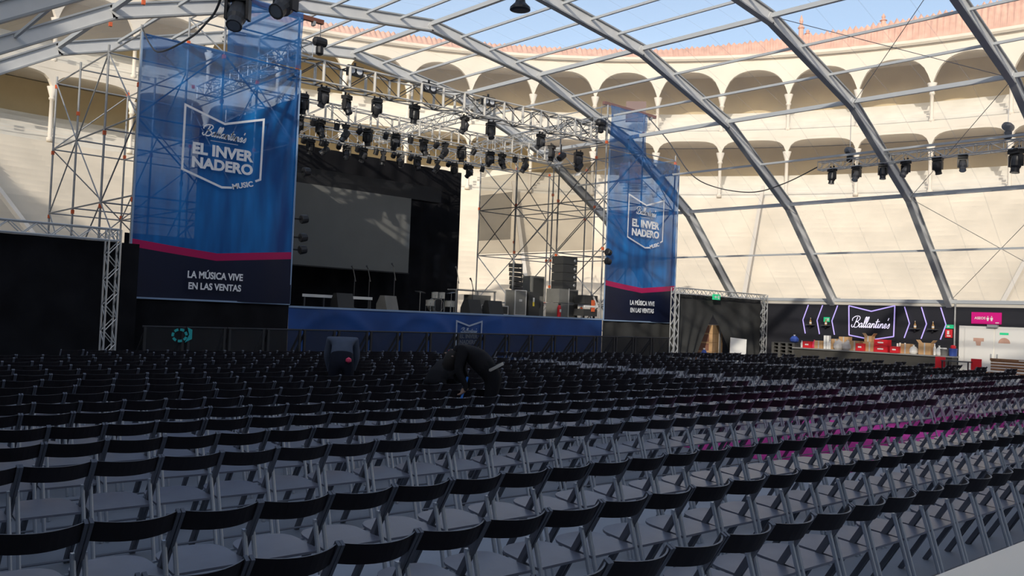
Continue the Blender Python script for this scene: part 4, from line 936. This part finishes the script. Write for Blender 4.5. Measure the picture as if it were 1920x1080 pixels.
t = thing('blue_bin', 'dark blue bin at the right end of the bar', 'bin', (38.55, Yp(1787), TZ)); MB().lathe([(0.15, 0), (0.17, 0.32), (0.16, 0.32), (0.13, 0.02)], 12).obj('body', 'blue_plastic', t); MB().lathe([(0.1, 0.32), (0.11, 0.42), (0.05, 0.46)], 10).obj('red_lid', 'red_plastic', t)
# pallets, table, stools, bench
PA = None
for k in range(7):
    t = thing('plastic_pallet', 'dark pallet in the stack left of the bar, %s from the bottom' % ordw(k + 1), 'pallet', (38.9, 22.98, 0.165 * k), group='pallets stacked by the bar')
    d_ = MB(); d_.b2((-0.5, -0.62, 0.12), (0.5, 0.62, 0.16)); d_.obj('deck_board', 'pallet', t)
    bl = MB()
    for y in (-0.55, -0.2, 0.2, 0.55):
        bl.b2((-0.5, y - 0.06, 0), (0.5, y + 0.06, 0.12))
    bl.obj('skid', 'pallet', t)
t = thing('blue_bundle', 'crumpled blue plastic bundle on the pallet stack', 'bundle', (38.7, 22.55, 1.16)); MB().lathe([(0.10, 0), (0.2, 0.06), (0.22, 0.18), (0.12, 0.3), (0.03, 0.33)], 9).obj('body', 'blue_plastic', t); MB().lathe([(0.03, 0.33), (0.06, 0.38)], 7).obj('knot', 'white', t)
t = thing('folding_table', 'dark table between the two red stools by the door', 'table', (37.6, 14.55, 0)); MB().b2((-0.35, -0.55, 0.76), (0.35, 0.55, 0.80)).obj('table_top', 'fixture_grey', t)
for sx in (-1, 1):
    for sy in (-1, 1): MB().b2((sx * 0.3 - 0.02, sy * 0.5 - 0.02, 0), (sx * 0.3 + 0.02, sy * 0.5 + 0.02, 0.76)).obj('leg', 'fixture', t)
for y, lab in ((15.25, 'left of the dark table by the bar end'), (13.85, 'right of the dark table by the bar end')):
    t = thing('red_stool', 'red plastic stool chair ' + lab, 'stool', (37.4, y, 0)); MB().box((0, 0, 0.45), (0.40, 0.40, 0.04)).obj('seat', 'red_plastic', t); MB().box((0.2, 0, 0.70), (0.03, 0.40, 0.45)).obj('backrest', 'red_plastic', t)
    for sx in (-1, 1):
        for sy in (-1, 1): MB().tube((sx * 0.17, sy * 0.17, 0.44), (sx * 0.2, sy * 0.2, 0), 0.018, 6).obj('leg', 'red_plastic', t)
t = thing('wooden_bench', 'brown wooden slatted bench before the white door', 'bench', (37.2, 12.55, 0)); b = MB()
for k in range(4): b.b2((-0.25 + 0.13 * k, -0.72, 0.42), (-0.15 + 0.13 * k, 0.72, 0.46))
b.obj('seat', 'wood', t); b = MB()
for k in range(4): b.b2((0.27, -0.72, 0.52 + 0.11 * k), (0.31, 0.72, 0.60 + 0.11 * k))
b.b2((0.25, -0.74, 0.90), (0.33, 0.74, 0.99)); b.obj('backrest', 'wood', t)
for sy in (-1, 1): MB().b2((-0.25, sy * 0.66 - 0.03, 0), (0.30, sy * 0.66 + 0.03, 0.42)).obj('leg', 'wood', t)
MB().b2((0.245, -0.62, 0.93), (0.25, -0.3, 0.965)).obj('white_plate', 'white', t)

# table corner at the lower right of the view
t = thing('white_table', 'white topped table whose corner shows at the bottom right', 'table', (3.5, 0.95, 0)); MB().box((0, 0, 0.985), (1.42, 0.78, 0.03)).obj('table_top', 'table_cream', t)
for sx in (-1, 1):
    for sy in (-1, 1): MB().b2((sx * 0.64 - 0.02, sy * 0.33 - 0.02, 0), (sx * 0.64 + 0.02, sy * 0.33 + 0.02, 0.97)).obj('leg', 'alu', t)

# ------------------------------------------------------------------ chairs
def back_strip(mb, ns, bow=0.085):
    def side(off_, zz, lean):
        out = []
        for i in range(ns + 1):
            u = -1 + 2 * i / ns; out.append((u * 0.205, -bow * (1 - u * u) + off_ + lean, zz - 0.006 * (1 - u * u)))
        return out
    A = [side(-0.006, 0.678, -0.182), side(-0.006, 0.785, -0.238), side(0.006, 0.785, -0.238), side(0.006, 0.678, -0.182)]
    m = ns + 1; vs = [p for r_ in A for p in r_]
    for k in range(4):
        mb.cur = 1 if k == 1 else 0  # top face takes the paler painted sky sheen
        a, b_ = k * m, ((k + 1) % 4) * m
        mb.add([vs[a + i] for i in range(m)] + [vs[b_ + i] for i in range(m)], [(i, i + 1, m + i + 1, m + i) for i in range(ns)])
    mb.cur = 0
def seat_shape(mb, k=6):
    poly = [(-0.215, -0.17), (0.215, -0.17), (0.20, 0.10)] + [(0.20 * math.cos(a) ** 0.7, 0.10 + 0.14 * math.sin(a)) for a in [PI / 2 * i / k for i in range(1, k)]] + [(0.0, 0.24)]
    poly += [(-x, y) for x, y in poly[-2:2:-1]] + [(-0.20, 0.10)]
    mb.prism(poly, lambda u, v, d: (u, v, d + 0.07 * (v + 0.17)), 0.425, 0.44)
P0 = Vector((-0.216, -0.245, 0.79)); P1 = Vector((-0.216, 0.24, 0.0))
def mir(p, s): return (-p[0] * s, p[1], p[2]) if s > 0 else tuple(p)
chair0 = thing('folding_chair', 'x', 'chair')
b = MB(); back_strip(b, 10); b.obj('backrest', ['chair_back', 'chair_edge_sheen'], chair0)
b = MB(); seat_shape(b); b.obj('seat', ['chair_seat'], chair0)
for s in (-1, 1):
    MB().bar((s * 0.214, P0.y, P0.z), (s * 0.214, P1.y, P1.z), 0.018, 0.034).obj('front_leg', 'chair_leg', chair0)
    lg_ = MB(); lg_.tube((s * 0.198, -0.115, 0.60), (s * 0.198, -0.30, 0.0), 0.0145, 8); lg_.box((s * 0.204, -0.115, 0.595), (0.03, 0.03, 0.03)); lg_.obj('rear_leg', 'chair_steel', chair0)
b = MB(); b.tube((-0.205, 0.16, 0.425), (0.205, 0.16, 0.425), 0.007, 6); b.obj('seat_rod', 'chair_steel', chair0)
b = MB(); b.tube((-0.198, -0.255, 0.15), (0.198, -0.255, 0.15), 0.008, 6); b.obj('stretcher', 'chair_leg', chair0)
def simple_chair(mb, x, y):
    q = MB(); back_strip(q, 4); 
    for i, f in enumerate(q.f): pass
    base = len(mb.v); mb.v += [(a + x, b_ + y, c) for a, b_, c in q.v]; mb.f += [tuple(i + base for i in f) for f in q.f]; mb.m += [k for k in q.m]
    s_ = MB(); s_.cur = 2; s_.box((0, 0.03, 0.44), (0.42, 0.40, 0.016), Matrix.Rotation(0.07, 3, 'X'))
    s_.cur = 3
    for s in (-1, 1): s_.bar((s * 0.214, P0.y, P0.z), (s * 0.214, P1.y, P1.z), 0.018, 0.034)
    s_.cur = 4
    for s in (-1, 1): s_.bar((s * 0.198, -0.115, 0.60), (s * 0.198, -0.30, 0.0), 0.022, 0.022)
    base = len(mb.v); mb.v += [(a + x, b_ + y, c) for a, b_, c in s_.v]; mb.f += [tuple(i + base for i in f) for f in s_.f]; mb.m += s_.m
ROWY = [(2.66, 3.046), (3.57, 1.753), (4.58, 1.405)] + [(6.28 + 0.925 * k, random.random() * 0.45) for k in range(16)]
PW = 0.4496
BLOCKS = [(-1.0, 15.75), (17.15, 23.6), (24.95, 30.65), (31.85, 33.4)]
PEOPLE = [(8.08, 13.30), (8.74, 11.50), (8.15, 9.62)]
all_ch = []
for ri, (yt, ph) in enumerate(ROWY):
    y = yt + 0.245
    inrow = []
    for bx0, bx1 in BLOCKS:
        n0 = math.ceil((bx0 - ph) / PW)
        k = n0
        while ph + (k + 1) * PW <= bx1 + 0.01:
            x = ph + (k + 0.5) * PW; k += 1
            if yt > 18.5 and x < 5.6: continue
            p = project((x, yt, 0.7))
            if p is None or not (-320 < p[0] < 2600 and p[1] < 1600): continue
            if any(abs(x - a) < 0.25 and abs(y - b_) < 0.30 for a, b_ in PEOPLE): continue
            inrow.append((x, y, p))
    inrow.sort(key=lambda q: q[2][0])
    vis_i = 0
    for x, y_, p in inrow:
        cs = [project((x + sx, yt + 0.005, 0.785)) for sx in (-0.2, 0, 0.2)] + [project((x, yt + 0.4, 0.44))]
        seen = any(c and 4 < c[0] < 1916 and c[1] < 1074 for c in cs)
        if seen: vis_i += 1
        all_ch.append((p[2], ri, vis_i if seen else 0, x, y_))
ROWN = ['row nearest the viewer', 'second nearest row', 'third nearest row'] + ['%s row beyond the cross aisle' % ordw(k) for k in range(1, 17)]
shown = sorted([c for c in all_ch if c[2] > 0])
ind = shown[:300]; rest = shown[300:]; unseen = [c for c in all_ch if c[2] == 0]
first = True
for dist, ri, vi, x, y in ind:
    o = chair0 if first else copy_tree(chair0); first = False
    o.location = (x, y, 0); o.rotation_euler = (0, 0, random.uniform(-0.02, 0.02))
    tag(o, 'black folding chair, %s from the left in the %s' % (ordw(vi), ROWN[ri]), 'chair', 'folding chairs, ' + ROWN[ri])
mb = MB()
for dist, ri, vi, x, y in rest + unseen: simple_chair(mb, x, y + random.uniform(-0.02, 0.02))
tag(mb.obj('folding_chairs', ['chair_back', 'chair_edge_sheen', 'chair_seat', 'chair_leg', 'chair_steel'], recalc=False), 'the farther rows of black folding chairs packed toward stage and bar', 'chairs', kind='stuff')
S['n_chairs'] = '%d %d %d' % (len(all_ch), len(shown), len(rest))

# ------------------------------------------------------------------ people
def person(name, label, loc, rz, J, E, R, zones, shirt, pants, sc=1.0):
    """J joints, E bones, R radii; grown with a skin and baked to one mesh"""
    t = thing('person', label, 'person', loc, rz); t.scale = (sc, sc, sc)
    keys = list(J); me = bpy.data.meshes.new('body_src'); me.from_pydata([J[k] for k in keys], [(keys.index(a), keys.index(b_)) for a, b_ in E], [])
    o = bpy.data.objects.new('body_src', me); COL.objects.link(o)
    md = o.modifiers.new('skin', 'SKIN'); o.modifiers.new('sub', 'SUBSURF').levels = 2
    for i, k in enumerate(keys):
        r_ = R[k]; sv = me.skin_vertices[0].data[i]; sv.radius = r_ if isinstance(r_, tuple) else (r_, r_); sv.use_root = (k == 'pelvis')
    md.use_smooth_shade = True
    bpy.context.view_layer.update()
    bm_ = bpy.data.meshes.new_from_object(o.evaluated_get(bpy.context.evaluated_depsgraph_get()))
    bpy.data.objects.remove(o)
    bm_.materials.clear()
    for q in (shirt, pants, 'skin', 'shoe'): bm_.materials.append(M[q])
    jl = [(Vector(J[k]), zones.get(k, 0)) for k in keys]
    bones = [(Vector(J[a]), Vector(J[b_]), zones.get(a, 0), zones.get(b_, 0)) for a, b_ in E]
    for p in bm_.polygons:
        c = p.center; best = (9, 0)
        for a, b_, za, zb in bones:
            d = b_ - a; u = max(0, min(1, (c - a).dot(d) / d.length_squared)); dist = (c - (a + d * u)).length
            if dist < best[0]: best = (dist, za if u < 0.5 else zb)
        p.material_index = best[1]; p.use_smooth = True
    link(bpy.data.objects.new('body', bm_), t)
    return t
def fingers(J, E, R, Z, hand, wrist, side):
    h = Vector(J[hand]); d = (h - Vector(J[wrist])).normalized(); s = d.cross(Vector((0, 0, 1)))
    s = s.normalized() if s.length > 0.2 else Vector((1, 0, 0))
    curl = s.cross(d).normalized()
    for i, (o_, ln) in enumerate(((-0.030, 0.060), (-0.010, 0.072), (0.010, 0.068), (0.030, 0.052))):
        a = '%s_f%d' % (hand, i); b_ = a + 'b'
        J[a] = tuple(h + s * o_ + d * ln * 0.6); J[b_] = tuple(h + s * o_ + d * ln + curl * 0.03)
        E += [(hand, a), (a, b_)]; R[a] = 0.009; R[b_] = 0.007; Z[a] = Z[b_] = 2
    a = hand + '_th'; J[a] = tuple(h + s * side * 0.05 - d * 0.01 + curl * 0.02); E.append((hand, a)); R[a] = 0.010; Z[a] = 2
def build_person(label, loc, rz, J, shirt, pants, sc=1.0, bulk=1.2):
    E = [('pelvis', 'spine'), ('spine', 'chest'), ('chest', 'neck'), ('neck', 'head'), ('head', 'crown')]
    for s in ('l', 'r'):
        E += [('pelvis', 'hip_' + s), ('hip_' + s, 'knee_' + s), ('knee_' + s, 'ankle_' + s), ('ankle_' + s, 'toe_' + s), ('chest', 'sho_' + s), ('sho_' + s, 'elb_' + s), ('elb_' + s, 'wri_' + s), ('wri_' + s, 'hand_' + s)]
    R = dict(pelvis=(0.15 * bulk, 0.125 * bulk), spine=(0.145 * bulk, 0.125 * bulk), chest=(0.165 * bulk, 0.14 * bulk), neck=0.06, head=(0.085, 0.095), crown=(0.075, 0.08))
    Z = dict(pelvis=1, spine=0, chest=0, neck=0, head=2, crown=2)
    for s in ('l', 'r'):
        R.update({'hip_' + s: 0.12, 'knee_' + s: 0.08, 'ankle_' + s: 0.048, 'toe_' + s: 0.04, 'sho_' + s: 0.085, 'elb_' + s: 0.062, 'wri_' + s: 0.036, 'hand_' + s: (0.042, 0.024)})
        Z.update({'hip_' + s: 1, 'knee_' + s: 1, 'ankle_' + s: 1, 'toe_' + s: 3, 'sho_' + s: 0, 'elb_' + s: 0, 'wri_' + s: 0, 'hand_' + s: 2})
    J = dict(J)
    for s, sg in (('l', 1), ('r', -1)): fingers(J, E, R, Z, 'hand_' + s, 'wri_' + s, sg)
    t = person('person', label, loc, rz, J, E, R, Z, shirt, pants, sc)
    hd = Vector(J['head']); cr = Vector(J['crown']); d = (cr - hd).normalized()
    c = (hd + cr) / 2 + d * 0.02
    q = d.to_track_quat('Z', 'Y').to_matrix()
    MB().lathe([(0.075, -0.17), (0.100, -0.12), (0.110, -0.03), (0.105, 0.05), (0.065, 0.105), (0.01, 0.12)], 14, c, q).obj('hair', 'hair', t, smooth=True)
    f = Vector(J['neck']) - Vector(J['chest']); face = (hd - c)
    # facial features on the side of the head away from the nape
    fwd = Vector((0, 1, 0)); fwd = (fwd - d * fwd.dot(d)).normalized()
    if 'face' in J: pass
    fc = MB(); side = d.cross(fwd)
    fc.lathe([(0.018, 0), (0.006, 0.035)], 8, hd - fwd * -0.088, fwd.to_track_quat('Z', 'Y').to_matrix()); fc.obj('nose', 'skin', t)
    ey = MB()
    for s in (-1, 1): ey.lathe([(0.001, -0.01), (0.010, 0), (0.001, 0.01)], 8, hd + fwd * 0.088 + side * 0.033 * s + d * 0.03)
    ey.obj('eyes', 'hair', t)
    mo = MB(); mo.box(hd + fwd * 0.083 - d * 0.05, (0.05, 0.012, 0.012)); mo.obj('mouth', 'pink', t)
    er = MB()
    for s in (-1, 1): er.lathe([(0.001, -0.02), (0.022, 0), (0.001, 0.02)], 8, hd + side * 0.092 * s)
    er.obj('ears', 'skin', t)
    return t
# local frame: +Y is where the person faces
def bent(hip_z, lean, spread=0.12, arm=0.0, knee=0.04):
    dy, dz = math.sin(lean), math.cos(lean)
    pv = Vector((0, 0, hip_z)); sp = pv + Vector((0, dy * 0.24, dz * 0.24 + 0.03)); ch = pv + Vector((0, dy * 0.45, dz * 0.45 + 0.01)); nk = pv + Vector((0, dy * 0.60, dz * 0.60 - 0.05)); hd = nk + Vector((0, 0.07, -0.11)); cr = hd + Vector((0, 0.05, -0.14))
    J = dict(pelvis=pv, spine=sp, chest=ch, neck=nk, head=hd, crown=cr)
    for s, sg in (('l', -1), ('r', 1)):
        J['hip_' + s] = pv + Vector((sg * 0.10, 0.0, -0.08)); J['knee_' + s] = Vector((sg * spread, knee, hip_z * 0.53)); J['ankle_' + s] = Vector((sg * (spread + 0.02), -0.02, 0.075)); J['toe_' + s] = Vector((sg * (spread + 0.03), 0.15, 0.045))
        J['sho_' + s] = ch + Vector((sg * 0.20, dy * 0.05, dz * 0.05 - 0.01)); J['elb_' + s] = J['sho_' + s] + Vector((sg * 0.04, 0.06, -0.27)); J['wri_' + s] = J['elb_' + s] + Vector((-sg * 0.04, 0.10 + arm, -0.22)); J['hand_' + s] = J['wri_' + s] + Vector((-sg * 0.01, 0.05, -0.07))
    return {k: tuple(v) for k, v in J.items()}
J3 = bent(0.98, 0.95, 0.13, -0.22)
p3 = build_person('person in black sweater and belt bending left between the chairs holding a blue tool', (8.40, 9.66, 0), 0.80, J3, 'black_shirt', 'black_pants', 1.08, 1.38)
mb = MB(); mb.lathe([(0.196, -0.020), (0.200, 0.0), (0.196, 0.020)], 24, (0, 0, 0)); mb.v = [tuple(Matrix.Rotation(-0.5, 3, 'X') @ Vector((x, y * 0.86, z)) + Vector((0, 0.03, 1.02))) for x, y, z in mb.v]; mb.f = [f for f in mb.f if len(f) == 4]; mb.m = [0] * len(mb.f); mb.obj('belt', 'belt', p3, smooth=True, recalc=False)
t = thing('blue_tool', 'bright blue rod held by the person in black with the belt', 'tool', tuple(Matrix.Rotation(0.80, 3, 'Z') @ (Vector(J3['hand_l']) * 1.08) + Vector((8.40, 9.66, -0.05)))); MB().tube((-0.04, -0.01, -0.10), (0.10, 0.02, 0.26), 0.018, 8).obj('rod', 'bright_blue', t)
p1 = build_person('person in grey blue shirt bending away between the chairs, a red tag at the hip', (8.08, 13.32, 0), -0.55, bent(0.95, 1.0, 0.13, 0.0), 'grey_shirt', 'navy_pants', 1.08)
MB().lathe([(0.001, -0.05), (0.045, -0.02), (0.045, 0.02), (0.001, 0.05)], 10, (0.11, -0.10, 0.93)).obj('red_tag', 'pink', p1)
p2 = build_person('person all in black crouching low among the chairs between the other two', (8.74, 11.52, 0), -1.35, bent(0.84, 1.15, 0.14, 0.05, 0.10), 'black_shirt', 'black_pants', 1.0)
